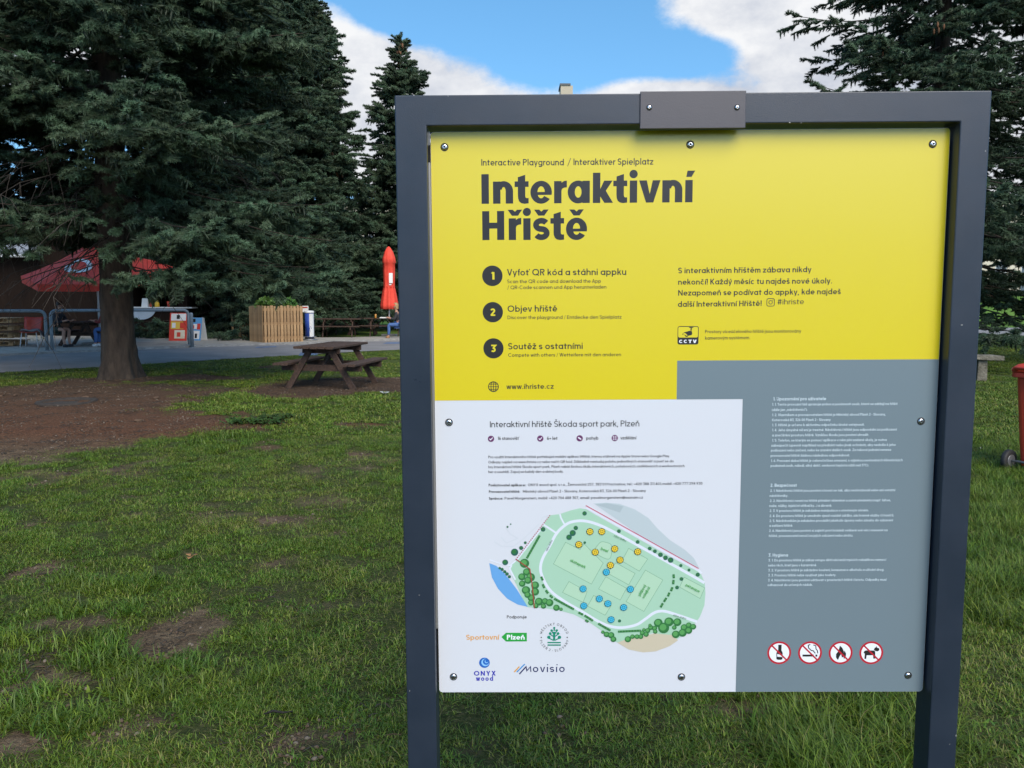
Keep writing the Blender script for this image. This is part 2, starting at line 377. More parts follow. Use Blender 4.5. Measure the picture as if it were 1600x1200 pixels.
def scatter(name, pts, ng, parent=None):
    """pts: (co, euler, scale, idx)"""
    me = bpy.data.meshes.new(name); me.from_pydata([p[0] for p in pts], [], [])
    a = me.attributes.new('rot', 'FLOAT_VECTOR', 'POINT'); a.data.foreach_set('vector', [c for p in pts for c in p[1]])
    a = me.attributes.new('scl', 'FLOAT', 'POINT'); a.data.foreach_set('value', [p[2] for p in pts])
    a = me.attributes.new('idx', 'INT', 'POINT'); a.data.foreach_set('value', [p[3] for p in pts])
    o = bpy.data.objects.new(name, me); col.objects.link(o); o['kind'] = 'stuff'
    if parent: o.parent = parent
    md = o.modifiers.new('scatter', 'NODES'); md.node_group = ng
    return o
def tint_mat(name, stops, rnd=.25, rough=.6, spec=.25, hue=.02):
    m = bpy.data.materials.new(name); m.use_nodes = True; nt = m.node_tree; b = nt.nodes['Principled BSDF']; L = nt.links
    b.inputs['Roughness'].default_value = rough; b.inputs['Specular IOR Level'].default_value = spec
    a = N(nt, 'ShaderNodeAttribute', attribute_name='tint'); r = N(nt, 'ShaderNodeValToRGB'); e = r.color_ramp.elements
    while len(e) < len(stops): e.new(.5)
    for i, (p, c) in enumerate(stops): e[i].position = p; e[i].color = (*c, 1)
    L.new(a.outputs['Fac'], r.inputs[0])
    oi = N(nt, 'ShaderNodeObjectInfo'); h = N(nt, 'ShaderNodeHueSaturation')
    mm = N(nt, 'ShaderNodeMapRange'); mm.inputs[3].default_value = 1 - rnd; mm.inputs[4].default_value = 1 + rnd
    L.new(oi.outputs['Random'], mm.inputs[0]); L.new(mm.outputs[0], h.inputs['Value'])
    w = N(nt, 'ShaderNodeTexWhiteNoise', noise_dimensions='1D'); L.new(oi.outputs['Random'], w.inputs['W'])
    m2 = N(nt, 'ShaderNodeMapRange'); m2.inputs[3].default_value = .5 - hue; m2.inputs[4].default_value = .5 + hue
    L.new(w.outputs[0], m2.inputs[0]); L.new(m2.outputs[0], h.inputs['Hue'])
    L.new(r.outputs[0], h.inputs['Color']); L.new(h.outputs[0], b.inputs['Base Color'])
    return m
def tinted(name, v, f, t, m):
    me = bpy.data.meshes.new(name); me.from_pydata(v, [], f); a = me.attributes.new('tint', 'FLOAT', 'POINT'); a.data.foreach_set('value', t)
    me.materials.append(m); me.polygons.foreach_set('use_smooth', [True] * len(f))
    return bpy.data.objects.new(name, me)

# ---------------------------------------------------------------- grass
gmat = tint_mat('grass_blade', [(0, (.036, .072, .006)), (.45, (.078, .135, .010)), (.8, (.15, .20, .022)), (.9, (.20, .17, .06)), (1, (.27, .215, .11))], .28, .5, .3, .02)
def tuft(name, n, rad, l0, l1, w, lay, straw, seed):
    rr = random.Random(seed); v, f, t = [], [], []
    for i in range(n):
        a = rr.uniform(0, 6.283); r = rad * math.sqrt(rr.random()); x, y = r * math.cos(a), r * math.sin(a)
        d = rr.uniform(0, 6.283); L = rr.uniform(l0, l1); ww = w * rr.uniform(.6, 1.3); c = 1.0 if rr.random() < straw else rr.random() * .78
        ang = rr.uniform(.15, lay); px, py, pz = x, y, -.005
        sx, sy = -math.sin(d) * ww / 2, math.cos(d) * ww / 2; k = len(v); seg = 3
        for s in range(seg + 1):
            q = 1 - (s / seg) ** 1.6 * .92
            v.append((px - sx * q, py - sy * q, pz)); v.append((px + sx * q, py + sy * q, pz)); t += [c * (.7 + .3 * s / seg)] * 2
            st = L / seg; px += math.cos(d) * math.sin(ang) * st; py += math.sin(d) * math.sin(ang) * st; pz = max(.003, pz + math.cos(ang) * st); ang += rr.uniform(.1, .75)
            d += rr.uniform(-.35, .35)
        for s in range(seg): f.append((k + 2 * s, k + 2 * s + 1, k + 2 * s + 3, k + 2 * s + 2))
    return tinted(name, v, f, t, gmat)
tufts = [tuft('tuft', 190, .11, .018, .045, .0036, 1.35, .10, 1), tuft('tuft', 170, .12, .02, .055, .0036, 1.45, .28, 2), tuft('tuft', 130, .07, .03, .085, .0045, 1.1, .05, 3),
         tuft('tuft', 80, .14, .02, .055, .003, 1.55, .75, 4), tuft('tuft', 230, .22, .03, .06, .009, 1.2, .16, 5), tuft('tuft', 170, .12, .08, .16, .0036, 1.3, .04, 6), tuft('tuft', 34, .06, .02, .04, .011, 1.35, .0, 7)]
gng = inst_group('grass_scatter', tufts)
pts = []; rr = random.Random(11)
def gadd(y0, y1, dens, far):
    W = lambda y: 1.5 * .68 * y + 1.6
    area = (y1 - y0) * 2 * W((y0 + y1) / 2)
    for _ in range(int(area * dens)):
        y = rr.uniform(y0, y1); x = rr.uniform(-1, 1) * W(y)
        ny, fy = lerp_y(road_near, x), lerp_y(road_far, x)
        if ny - .05 < y < fy + (.1 if x > -4.0 else 14): continue
        b = bare(x, y) if y < 21 else 0
        n = noise.noise(Vector((x * .8, y * .8, 9))) + .5 * noise.noise(Vector((x * 2.6, y * 2.6, 5)))
        if b > .12 and rr.random() < min(1, b * 1.9): 
            if b < .95 and rr.random() < .30: pts.append(((x, y, height(x, y)), (0, 0, rr.uniform(0, 6.28)), rr.uniform(.6, 1.0), 3))
            continue
        s = rr.uniform(.75, 1.1) * (1 - .35 * b)
        if far: i = 4; s *= far
        else:
            lng = x > 2.4 or (x > .9 and n > -.1)
            if lng: i = 5 if rr.random() < .5 else rr.choice((1, 2))
            else: i = 2 if (n > .38 and rr.random() < .7) else (0 if n > -.15 else 1)
            if n < -.1 and rr.random() < .30 and not lng: i = 3
            if i < 2 and rr.random() < .16: i = 6
        pts.append(((x, y, height(x, y)), (rr.uniform(-.12, .12), rr.uniform(-.12, .12), rr.uniform(0, 6.28)), s * (1 + .25 * max(-.8, n)), i))
gadd(1.2, 5, 165, 0); gadd(5, 9, 115, 0); gadd(9, 15, 32, .95); gadd(15, 26, 12, 1.0); gadd(26, 46, 5, 1.4)
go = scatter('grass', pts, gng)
print('grass points', len(pts))
# ================================================================ the information board
SY, ST, SL = -0.00731, -0.00322, -0.01208
SM = Matrix.Translation((.3529, 1.5562, .7459)) @ (Matrix.Rotation(SY, 4, 'Z') @ Matrix.Rotation(ST, 4, 'X') @ Matrix.Rotation(SL, 4, 'Y'))
SMI = SM.inverted(); PH = 1.1336; DEP = .028
paint = mat('anthracite_powder_coat', (.014, .022, .036), .34, (.020, .029, .046), 5, .05, 600, spec=.5, rvar=.07)
paint2 = mat('dark_aluminium_plate', (.055, .052, .062), .38, (.062, .058, .068), 5, .04, 500, spec=.5)
steel = mat('stainless_steel', (.62, .62, .63), .22, metal=1.0)
dark = mat('dark_recess', (.01, .01, .01), .7)
alu = mat('raw_aluminium', (.30, .30, .29), .45, metal=.6)
PG = dict(rough=.26, spec=.75, coat=.0, rvar=.012, wave=.12)
yel = mat('yellow_print', (.60, .50, .010), **PG); wht = mat('white_print', (.58, .605, .655), **PG); gry = mat('grey_print', (.145, .195, .225), **PG)
INK = dict(rough=.36, spec=.45)
def ink(n, c): return mat(n, c, **INK)
blk = ink('black_ink', (.018, .018, .018)); chg = ink('charcoal_ink', (.014, .015, .018)); yk = ink('yellow_ink', (.60, .52, .02)); wk = ink('white_ink', (.72, .75, .80))
lgt = ink('pale_grey_ink', (.46, .55, .60)); pur = ink('purple_ink', (.12, .03, .11)); navy = ink('navy_ink', (.010, .02, .10)); nav2 = ink('blue_ink', (.03, .03, .36))
org = ink('orange_ink', (.62, .30, .06)); grn = ink('green_ink', (.02, .30, .045)); tea = ink('teal_ink', (.004, .21, .135)); red = ink('red_ink', (.42, .015, .03))

board = empty('information_board', (0, 0, 0), 0, 'tall anthracite steel framed information board with yellow, white and grey printed panel', 'information board')
board.matrix_world = SM
def frame_mesh():
    o_ = [(-.564, -.78), (-.564, 1.1957), (.5598, 1.1957), (.5598, -.78), (.5035, -.78), (.5035, 1.1390), (-.504, 1.1390), (-.504, -.78)]
    mb = MB(); n = 8; mb.v = [(u, -DEP, v) for u, v in o_] + [(u, .032, v) for u, v in o_]
    quads = [(0, 1, 6, 7), (1, 2, 5, 6), (2, 3, 4, 5)]
    mb.f = [q for q in quads] + [tuple(n + k for k in q)[::-1] for q in quads] + [(i, (i + 1) % n, n + (i + 1) % n, n + i)[::-1] for i in range(n)]
    mb.m = [0] * len(mb.f); mb.sm = [False] * len(mb.f)
    o = mb.build('steel_frame', paint, board, .0022)
    bm = bmesh.new(); bm.from_mesh(o.data); bmesh.ops.recalc_face_normals(bm, faces=bm.faces); bm.to_mesh(o.data); bm.free(); return o
frame_mesh()
for px_, py_, r_ in ((1503, 508, .0011), (1234, 191.5, .001), (1252, 192, .0006), (655, 930, .0008), (1494, 1150, .0013), (1484, 1163, .0007), (640, 1080, .0009), (1540, 236, .0008), (700, 150, .0007), (1532, 700, .0008)):
    d_ = FW * FPX + RT * (px_ - 800) - UP * (py_ - 600); o_ = SMI @ CP; l_ = SMI.to_3x3() @ d_; q_ = o_ + l_ * ((-DEP - .0004 - o_.y) / l_.y)
    mb = MB(); mb.lathe([(r_ * 1.6, 0), (r_, .0003)], 7, rf=lambda a, i: 1 + .4 * math.sin(a * 2 + px_)); c_ = mb.build('paint_chip', alu, board); c_.location = (q_.x, -DEP, q_.z); c_.rotation_euler = (R(90), 0, 0)
mb = MB(); mb.box(-.5038, -.5006, -.006, .004, .14, 1.075); mb.build('mounting_rail', alu, board)
for a_, b_ in ((-.5038, -.499), (.499, .5034)): mb = MB(); mb.box(a_, b_, .0062, .016, .02, 1.11); mb.build('backing_bar', dark, board)

def P(px, py, y=0.0):
    """point of the printed face (local u, v) seen at photo pixel px, py"""
    d = FW * FPX + RT * (px - 800) - UP * (py - 600)
    o = SMI @ CP; dl = SMI.to_3x3() @ d; t = (y - o.y) / dl.y; q = o + dl * t
    return q.x, q.z
# plate clamped over the crossbar
a = P(1000.5, 142.5, -DEP - .004); b = P(1165, 200, -DEP - .004)
mb = MB(); mb.box(a[0], b[0], -DEP - .0035, -DEP - .0003, b[1], a[1]); plate = mb.build('cover_plate', paint2, board, .0012)
def screw(px, py, parent, y, r=.0062):
    u, v = P(px, py, y); mb = MB()
    prof = [(r * .98, 0), (r, .0006), (r * .93, .0016), (r * .72, .0027), (r * .46, .0031), (r * .36, .0030)]
    n = 20; k0 = 0
    mb.lathe([(a_, b_) for a_, b_ in prof], 20)
    mb.f.pop(); mb.m.pop(); mb.sm.pop()
    o = mb.build('screw', steel, parent); o.location = (u, y, v); o.rotation_euler = (R(90), 0, 0)
    mb = MB(); mb.lathe([(r * .36, .0022), (r * .36, .0028)], 6, mi=0, smooth=False); mb.lathe([(r * 1.25, -.0002), (r * 1.25, .0002)], 20)
    h = mb.build('screw_socket', dark, parent); h.location = (u, y, v); h.rotation_euler = (R(90), 0, 0)
for p in ((1014.5, 168), (1151.5, 168)): screw(*p, plate, -DEP - .0036, .0045)

# panel: one sheet with rounded corners
def rrect(x0, x1, z0, z1, r, n=6):
    out = []
    for cx_, cz, a0 in ((x1 - r, z1 - r, 0), (x0 + r, z1 - r, 90), (x0 + r, z0 + r, 180), (x1 - r, z0 + r, 270)):
        for k in range(n + 1):
            a = R(a0 + 90 * k / n); out.append((cx_ + r * math.cos(a), cz + r * math.sin(a)))
    return out
def slab(pts, y0, y1, name, m, parent):
    n = len(pts); mb = MB(); k = [(u, y0, v) for u, v in pts]; q = [(u, y1, v) for u, v in pts]
    mb.v = k + q; mb.f = [tuple(range(n)), tuple(range(2 * n - 1, n - 1, -1))] + [(i, (i + 1) % n, n + (i + 1) % n, n + i)[::-1] for i in range(n)]
    mb.m = [0] * len(mb.f); mb.sm = [False] * len(mb.f); return mb.build(name, m, parent)
panel = slab(rrect(-.5, .5, 0, PH, .007), .0, .006, 'board_panel', wht, board)
_, vb = P(868, 625); ub, vg = P(1057.5, 563.5); uw, _ = P(1155, 850)
vb2 = P(1155, 623.5)[1]
F0 = -.0003
rp = rrect(-.4996, .4996, .0004, PH - .0004, .0066)
def clip_poly(pts, f):   # keep the side f(p) >= 0
    out = []; n = len(pts)
    for i in range(n):
        a, b = pts[i], pts[(i + 1) % n]; fa, fb = f(a), f(b)
        if fa >= 0: out.append(a)
        if fa * fb < 0: t = fa / (fa - fb); out.append((a[0] + (b[0] - a[0]) * t, a[1] + (b[1] - a[1]) * t))
    return out
ua = P(1057.5, 600)[0]
yp = clip_poly(rp, lambda p: p[1] - vb)
# yellow: L-shape = left tall part + right short part, as one outline
top = [p for p in rp if p[1] > .5]
topR = [p for p in top if p[0] > 0]; topL = [p for p in top if p[0] < 0]
yl = topR + topL + [(-.4996, vb), (ua, vb2), (ua, vg), (.4996, vg)]
slab(yl, F0, -.00002, 'yellow_field', yel, panel)
bot = [p for p in rp if p[1] < .5]; botR = [p for p in bot if p[0] > 0]; botL = [p for p in bot if p[0] < 0]
slab([(ua + .0002, vg - .0002), (ua + .0002, vb2 - .0001), (uw, vb2 - .0001), (uw, .0004)] + botR + [(.4996, vg - .0002)], F0, -.00002, 'grey_field', gry, panel)

# ---- flat print helpers: every shape lies a few microns above the last
LV = {'v': .00035}
class Ink(MB):
    def __init__(s, step=.000006, base=None): super().__init__(); s.y = -(base or LV['v']); s.st = step
    def poly(s, pts, mi=0):      # pts in local u, v
        s.y -= s.st; s.quad([(u, s.y, v) for u, v in pts], mi)
    def pp(s, pts, mi=0): s.poly([P(*p) for p in pts], mi)
    def ribbon(s, pts, w, mi=0, closed=False):
        n = len(pts); L, Rr = [], []
        for i in range(n):
            a = pts[(i - 1) % n] if (i > 0 or closed) else None; b = pts[(i + 1) % n] if (i < n - 1 or closed) else None; p = pts[i]
            def nr(q, r_):
                dx, dy = r_[0] - q[0], r_[1] - q[1]; l = math.hypot(dx, dy) or 1e-9; return -dy / l, dx / l
            if a is None: nx_, ny_ = nr(p, b); k = 1
            elif b is None: nx_, ny_ = nr(a, p); k = 1
            else:
                n1_, n2_ = nr(a, p), nr(p, b); nx_, ny_ = n1_[0] + n2_[0], n1_[1] + n2_[1]; l = math.hypot(nx_, ny_) or 1e-9; nx_ /= l; ny_ /= l
                k = 1 / max(.45, nx_ * n1_[0] + ny_ * n1_[1])
            L.append((p[0] + nx_ * w / 2 * k, p[1] + ny_ * w / 2 * k)); Rr.append((p[0] - nx_ * w / 2 * k, p[1] - ny_ * w / 2 * k))
        s.y -= s.st; y = s.y; k0 = len(s.v)
        for a, b in zip(L, Rr): s.v += [(a[0], y, a[1]), (b[0], y, b[1])]
        for i in range(n if closed else n - 1):
            j = (i + 1) % n; s.f.append((k0 + 2 * i, k0 + 2 * i + 1, k0 + 2 * j + 1, k0 + 2 * j)); s.m.append(mi); s.sm.append(False)
    def disc(s, c, r, mi=0, n=24, ry=None): s.poly([(c[0] + r * math.cos(2 * math.pi * k / n), c[1] + (ry or r) * math.sin(2 * math.pi * k / n)) for k in range(n)], mi)
    def ring(s, c, r, w, mi=0, n=32): s.ribbon([(c[0] + (r - w / 2) * math.cos(2 * math.pi * k / n), c[1] + (r - w / 2) * math.sin(2 * math.pi * k / n)) for k in range(n)], w, mi, True)
PX = abs(P(900, 600)[0] - P(1000, 600)[0]) / 100     # metres per photo pixel near the middle of the board

# ---- a monoline geometric alphabet: each glyph is strokes with outer edges on the guide lines (cap height 1)
X = .70; SEG = [22]
def arc(cx_, cy_, rx, ry, a0, a1, n=None):
    n = n or max(3, int(abs(a1 - a0) / SEG[0])); n = int(n * 22 / SEG[0]) if SEG[0] < 22 else n; return [(cx_ + rx * math.cos(R(a0 + (a1 - a0) * k / n)), cy_ + ry * math.sin(R(a0 + (a1 - a0) * k / n))) for k in range(n + 1)]
def glyph(ch, w, q=1.0):
    """-> strokes, advance.  w = stroke width"""
    h = w / 2; S = []; D = []; sb = .075 - w * .12 + .0; bw = .60 + w * (.28 if w < .2 else .58)   # bowl width
    def ln(*p): S.append(list(p))
    acc = {'á': ('a', 'acute'), 'í': ('ı', 'acute'), 'é': ('e', 'acute'), 'ý': ('y', 'acute'), 'ú': ('u', 'acute'), 'ó': ('o', 'acute'), 'ů': ('u', 'ring'), 'ř': ('r', 'caron'), 'š': ('s', 'caron'), 'ě': ('e', 'caron'),
           'č': ('c', 'caron'), 'ž': ('z', 'caron'), 'ň': ('n', 'caron'), 'ť': ('t', 'apo'), 'ď': ('d', 'apo'), 'Š': ('S', 'Caron'), 'Ž': ('Z', 'Caron'), 'Ř': ('R', 'Caron'), 'Ý': ('Y', 'Acute'), 'Ě': ('E', 'Caron'), 'Ň': ('N', 'Caron'), 'Ů': ('U', 'Ring')}
    if ch in acc:
        b, k = acc[ch]; s_, adv = glyph(b, w); c = adv / 2; t = 1.0 if k[0] in 'AC' or k == 'Ring' else X
        g_ = .05; aw = .19 + w * .5
        if k.lower() == 'acute': s_ = s_ + [('P', [(c - w * .5 + .03, t + g_), (c + w * .35 + .03, t + g_), (c + w * .85 + .09, t + g_ + .2), (c + w * .02 + .03, t + g_ + .2)])]
        elif k.lower() == 'caron': s_ = s_ + [('P', [(c - aw / 2 - w * .28, t + g_ + .21), (c - aw / 2 + w * .55, t + g_ + .21), (c, t + g_ + .115), (c + aw / 2 - w * .55, t + g_ + .21), (c + aw / 2 + w * .28, t + g_ + .21), (c + w * .38, t + g_), (c - w * .38, t + g_)])]
        elif k == 'ring' or k == 'Ring': s_ = s_ + [arc(c, t + .14, .07, .07, 0, 360, 10)]
        elif k == 'apo': s_ = s_ + [('P', [(adv + .0, 1.0), (adv + w, 1.0), (adv + w * .6, .78), (adv + .0, .78)])]; adv += w * .6
        return s_, adv
    def bowl(x0, wd=None, a0=0, a1=360, ht=X, y0=0):
        wd = wd or bw; return arc(x0 + wd / 2, y0 + ht / 2, wd / 2 - h, ht / 2 - h, a0, a1, None if a1 - a0 < 360 else 18)
    L0 = sb
    if ch == ' ': return [], .28
    if ch in 'ao' or ch in 'dbpqg':
        S.append(bowl(L0)); R0 = L0 + bw
        if ch in 'adqg': x = R0 - h
        else: x = L0 + h
        if ch == 'a': ln((x, 0), (x, X))
        if ch == 'd' or ch == 'b': ln((x, 0), (x, 1.02))
        if ch == 'p' or ch == 'q': ln((x, -.26), (x, X))
        if ch == 'g': ln((x, X), (x, -.02)); S.append([(x, -.0)] + arc(L0 + bw / 2, -.0, bw / 2 - h, .26 - h, 0, -150, 8))
        return S, R0 + sb
    if ch == 'e':
        wd = bw; cx_ = L0 + wd / 2; S.append(arc(cx_, X / 2, wd / 2 - h, X / 2 - h, 0, 318, 15)); bt = min(w, .16 + w * .15) * (.82 if w < .2 else .6)
        S.append(('R', [(L0 + h, X / 2 - bt * .1), (L0 + wd, X / 2 - bt * .1)], bt)); return S, L0 + wd + sb * .8
    if ch == 'c': S.append(bowl(L0, bw, 48, 312)); return S, L0 + bw * .95 + sb * .6
    if ch in 'nhmruı' or ch == 'i' or ch == 'l' or ch == 'j':
        x = L0 + h
        if ch in 'ıi': ln((x, 0), (x, X))
        if ch == 'i': S.append(('D', (x, .89 + w * .05), max(h * 1.12, .065)))
        if ch == 'j': ln((x, X), (x, -.1), (x - .05, -.2), (x - .14, -.24 + 0)); S.append(('D', (x, .89), max(h * 1.12, .065)))
        if ch == 'l': ln((x, 0), (x, 1.02))
        if ch in 'ıilj': return S, L0 + w + sb
        nw = .53 + w * (.30 if w < .2 else .60)
        if ch == 'u':
            ln((x, X), (x, nw / 2)); S.append(arc(L0 + nw / 2, nw / 2, nw / 2 - h, nw / 2 - h, 180, 360, 9)); ln((L0 + nw - h, 0), (L0 + nw - h, X)); return S, L0 + nw + sb
        ln((x, 0), (x, X if ch != 'h' else 1.02))
        if ch in 'nh': S.append(arc(L0 + nw / 2, X - nw / 2, nw / 2 - h, nw / 2 - h, 180, 0, 9) + [(L0 + nw - h, 0)]); return S, L0 + nw + sb
        if ch == 'r': ra = .26 + w * .1; S.append(arc(L0 + h + ra, X - ra - .0, ra, ra - h, 180, 88, 6)); return S, L0 + h + ra + sb * .3
        if ch == 'm':
            mw = nw * .88
            for o in (0, mw - w): S.append(arc(L0 + o + mw / 2, X - mw / 2, mw / 2 - h, mw / 2 - h, 180, 0, 8) + [(L0 + o + mw - h, 0)])
            return S, L0 + 2 * mw - w + sb
    if ch == 't': x = L0 + .09 + h; tw = .26 + w * .55; ra = max(.17, h + .03); S.append([(x, .88), (x, ra)] + arc(x + ra - .02, ra, ra - .02, ra - h + .001, 180, 268, 5) if w < .2 else [(x, .90), (x, .0)]); S.append(('P', [(x, 0), (x, .22), (x + h + .02, .19), (x + h + .13, .19), (x + h + .13, .01), (x + .05, -.005)]) if w > .2 else [(x, .5), (x, .45)]); S.append(('R', [(L0 + .0, X - .075 - w * .15), (L0 + .05 + tw, X - .075 - w * .15)], min(w, .07 + w * .45) + .02 * (w > .1))); return S, L0 + .07 + tw + sb * .3
    if ch == 'f': x = L0 + .09 + h; S.append([(x, 0), (x, .82)] + arc(x + .15, .82, .15, .2 - h, 180, 85, 5)); ln((L0, X - .05 - h * .6), (L0 + .3, X - .05 - h * .6)); return S, L0 + .3 + sb * .3
    if ch == 'k': x = L0 + h; ln((x, 0), (x, 1.02)); kw = .46 + w * (.45 if w < .2 else .75); S.append(('P', [(L0 + w * .9, .42), (L0 + kw - w * 1.18, X), (L0 + kw - .01, X), (L0 + w * .9, .18)])); S.append(('P', [(L0 + w * .95 + .08, .44 - w * .1), (L0 + w * .95 + .08 + w * .62, .44 + w * .48), (L0 + kw + .03, 0), (L0 + kw + .03 - w * 1.2, 0)])); return S, L0 + kw + .03 + sb * .3
    def vee(x0, wd, H, up=False):
        k = w * 1.09; m_ = x0 + wd / 2; e = w * .55
        y0, y1 = (H, 0) if not up else (0, H)
        S.append(('P', [(x0, y0), (x0 + k, y0), (m_ + (e - k * .0) * .0 + .0, y1 + (y0 - y1) * min(.62, w * 1.55) * 1.0), (x0 + wd - k, y0), (x0 + wd, y0), (m_ + e, y1), (m_ - e, y1)]))
    if ch == 'v': vw = .54 + w * (.4 if w < .2 else .85); vee(L0 * .3, vw, X); return S, L0 * .6 + vw
    if ch == 'w':
        wd = .44 + w * .35; vee(L0 * .3, wd, X); vee(L0 * .3 + wd - w * .95, wd, X); return S, L0 * .6 + 2 * wd - w * .95
    if ch == 'y': wd = .54 + w * .4; vee(L0 * .3, wd, X); m_ = L0 * .3 + wd / 2; S.append(('P', [(m_ - w * .2, .02), (m_ + w * .55, 0), (m_ - .02, -.26), (m_ - w * .9 - .04, -.26)])); return S, L0 * .6 + wd
    if ch == 'z': zw = .5 + w * .2; ln((L0 * .5, X - h), (L0 * .5 + zw, X - h)); ln((L0 * .5, h), (L0 * .5 + zw, h)); S.append(('P', [(L0 * .5, w * .8), (L0 * .5 + zw - w * 1.25, X - w * .8), (L0 * .5 + zw, X - w * .8), (L0 * .5 + w * 1.25, w * .8)])); return S, L0 + zw
    def ess(x0, wd, H):
        w_ = min(w, .185 * H / .7); h = w_ / 2
        ry = (H - w_) / 4; rx = wd / 2 - h; c = x0 + wd / 2
        S.append(('R', arc(c, H - h - ry, rx, ry, 25, 255, 9) + arc(c, h + ry, rx, ry, 75, -155, 9), w_))
    if ch == 's': ess(L0 * .6, .46 + w * .35, X); return S, L0 * 1.2 + .46 + w * .35
    # capitals
    if ch == 'S': ess(L0 * .8, .56 + w * .3, 1); return S, L0 * 1.6 + .56 + w * .3
    if ch == 'I': ln((L0 + h, 0), (L0 + h, 1)); return S, L0 * 1.6 + w
    if ch in 'HNUTELFZMPRBDKAVXYWCGOQJ':
        W = {'H': .66, 'N': .68, 'U': .66, 'T': .60, 'E': .52, 'L': .48, 'F': .5, 'Z': .6, 'M': .82, 'P': .58, 'R': .6, 'B': .6, 'D': .7, 'K': .62, 'A': .72, 'V': .7, 'X': .66, 'Y': .66, 'W': 1.0, 'C': .82, 'G': .86, 'O': .92, 'Q': .92, 'J': .45}[ch] + w * .18
        l, r_ = L0 + h, L0 + W - h; adv = L0 * 2 + W
        if ch == 'H': ln((l, 0), (l, 1)); ln((r_, 0), (r_, 1)); S.append(('R', [(l, .5), (r_, .5)], w * .85))
        if ch == 'N': ln((l, 0), (l, 1)); ln((r_, 0), (r_, 1)); ln((l, 1 - h * .5), (r_, h * .5))
        if ch == 'U': S.append([(l, 1), (l, W / 2)] + arc(L0 + W / 2, W / 2, W / 2 - h, W / 2 - h, 180, 360, 9) + [(r_, 1)])
        if ch == 'T': ln(((l + r_) / 2, 0), ((l + r_) / 2, 1)); ln((L0, 1 - h), (L0 + W, 1 - h))
        if ch in 'EF': ln((l, 0), (l, 1)); ln((l, 1 - h), (L0 + W, 1 - h)); ln((l, .52), (L0 + W * .92, .52))
        if ch in 'EL': ln((l, h), (L0 + W, h))
        if ch == 'L': ln((l, 0), (l, 1))
        if ch == 'Z': ln((L0, 1 - h), (L0 + W, 1 - h)); ln((L0, h), (L0 + W, h)); ln((l, h), (r_, 1 - h))
        if ch == 'M': ln((l, 0), (l, 1)); ln((r_, 0), (r_, 1)); ln((l, 1 - h), ((l + r_) / 2, .25), (r_, 1 - h))
        if ch in 'PRB':
            ln((l, 0), (l, 1)); S.append([(l, 1 - h)] + arc(L0 + W - .3, .72, .3 - h, .28 - h, 90, -90, 8) + [(l, .44 + h)])
            if ch == 'R': ln((L0 + W * .5, .46), (r_, 0))
            if ch == 'B': S.append([(l, .5)] + arc(L0 + W - .28, .27, .3 - h, .27 - h, 90, -90, 8) + [(l, h)])
        if ch == 'D': ln((l, 0), (l, 1)); S.append([(l, 1 - h)] + arc(L0 + W - .42, .5, .42 - h, .5 - h, 90, -90, 10) + [(l, h)])
        if ch == 'K': ln((l, 0), (l, 1)); ln((l, .36), (r_, 1)); ln((L0 + W * .36, .55), (r_, 0))
        if ch == 'A': vee(L0 * .4, W, 1, True); ln((L0 * .4 + W * .22, .26), (L0 * .4 + W * .78, .26)); adv = W + L0 * .8
        if ch == 'V': vee(L0 * .4, W, 1); adv = W + L0 * .8
        if ch == 'W': vee(L0 * .4, W / 2 + h, 1); vee(L0 * .4 + W / 2 - h, W / 2 + h, 1); adv = W + L0 * .8
        if ch == 'X': ln((l, 0), (r_, 1)); ln((l, 1), (r_, 0))
        if ch == 'Y': ln((l, 1), ((l + r_) / 2, .42), (r_, 1)); ln(((l + r_) / 2, 0), ((l + r_) / 2, .45))
        if ch == 'C': S.append(arc(L0 + .46, .5, .46 - h, .5 - h, 45, 315, 14)); adv = L0 * 1.6 + W
        if ch == 'G': S.append(arc(L0 + .46, .5, .46 - h, .5 - h, 45, 360, 14)); ln((L0 + .46, .5), (L0 + .92, .5))
        if ch in 'OQ': S.append(arc(L0 + W / 2, .5, W / 2 - h, .5 - h, 0, 360, 20))
        if ch == 'Q': ln((L0 + W * .6, .25), (L0 + W * .95, -.03))
        if ch == 'J': S.append([(r_, 1), (r_, .2)] + arc(L0 + W / 2, .2, W / 2 - h, .2 - h, 0, -160, 6))
        return S, adv
    if ch in '0123456789':
        W = .56 + w * .15; c = L0 + W / 2
        if ch == '0': S.append(arc(c, .5, W / 2 - h, .5 - h, 0, 360, 16))
        if ch == '1': W = .3; ln((L0 + .1, .8), (L0 + .26, 1 - h * .3)); ln((L0 + .26, 0), (L0 + .26, 1))
        if ch == '2': S.append(arc(c, .70, W / 2 - h, .30 - h, 165, -25, 9) + [(L0 + h, h)]); ln((L0 + h * .5, h), (L0 + W, h))
        if ch == '3': ln((L0 + .03, 1 - h), (L0 + W - .05, 1 - h), (c - .02, .58)); S.append([(c - .05, .58)] + arc(c - .02, .31, W / 2 - h, .31 - h, 80, -150, 10))
        if ch == '4': ln((L0 + W * .7, 0), (L0 + W * .7, 1)); ln((L0 + W * .66, 1), (L0 + h, .25), (L0 + W, .25))
        if ch == '5': ln((L0 + W - .05, 1 - h), (L0 + .1, 1 - h), (L0 + h + .02, .55)); S.append([(L0 + h + .02, .53)] + arc(c, .32, W / 2 - h, .32 - h, 110, -150, 9))
        if ch == '6': S.append(arc(c, .31, W / 2 - h, .31 - h, 0, 360, 12)); ln((L0 + h + .02, .38), (L0 + W * .62, 1))
        if ch == '7': ln((L0, 1 - h), (L0 + W - h, 1 - h), (L0 + W * .3, 0))
        if ch == '8': S.append(arc(c, .75, W / 2 - h - .02, .25 - h * .8, 0, 360, 12)); S.append(arc(c, .28, W / 2 - h, .28 - h, 0, 360, 12))
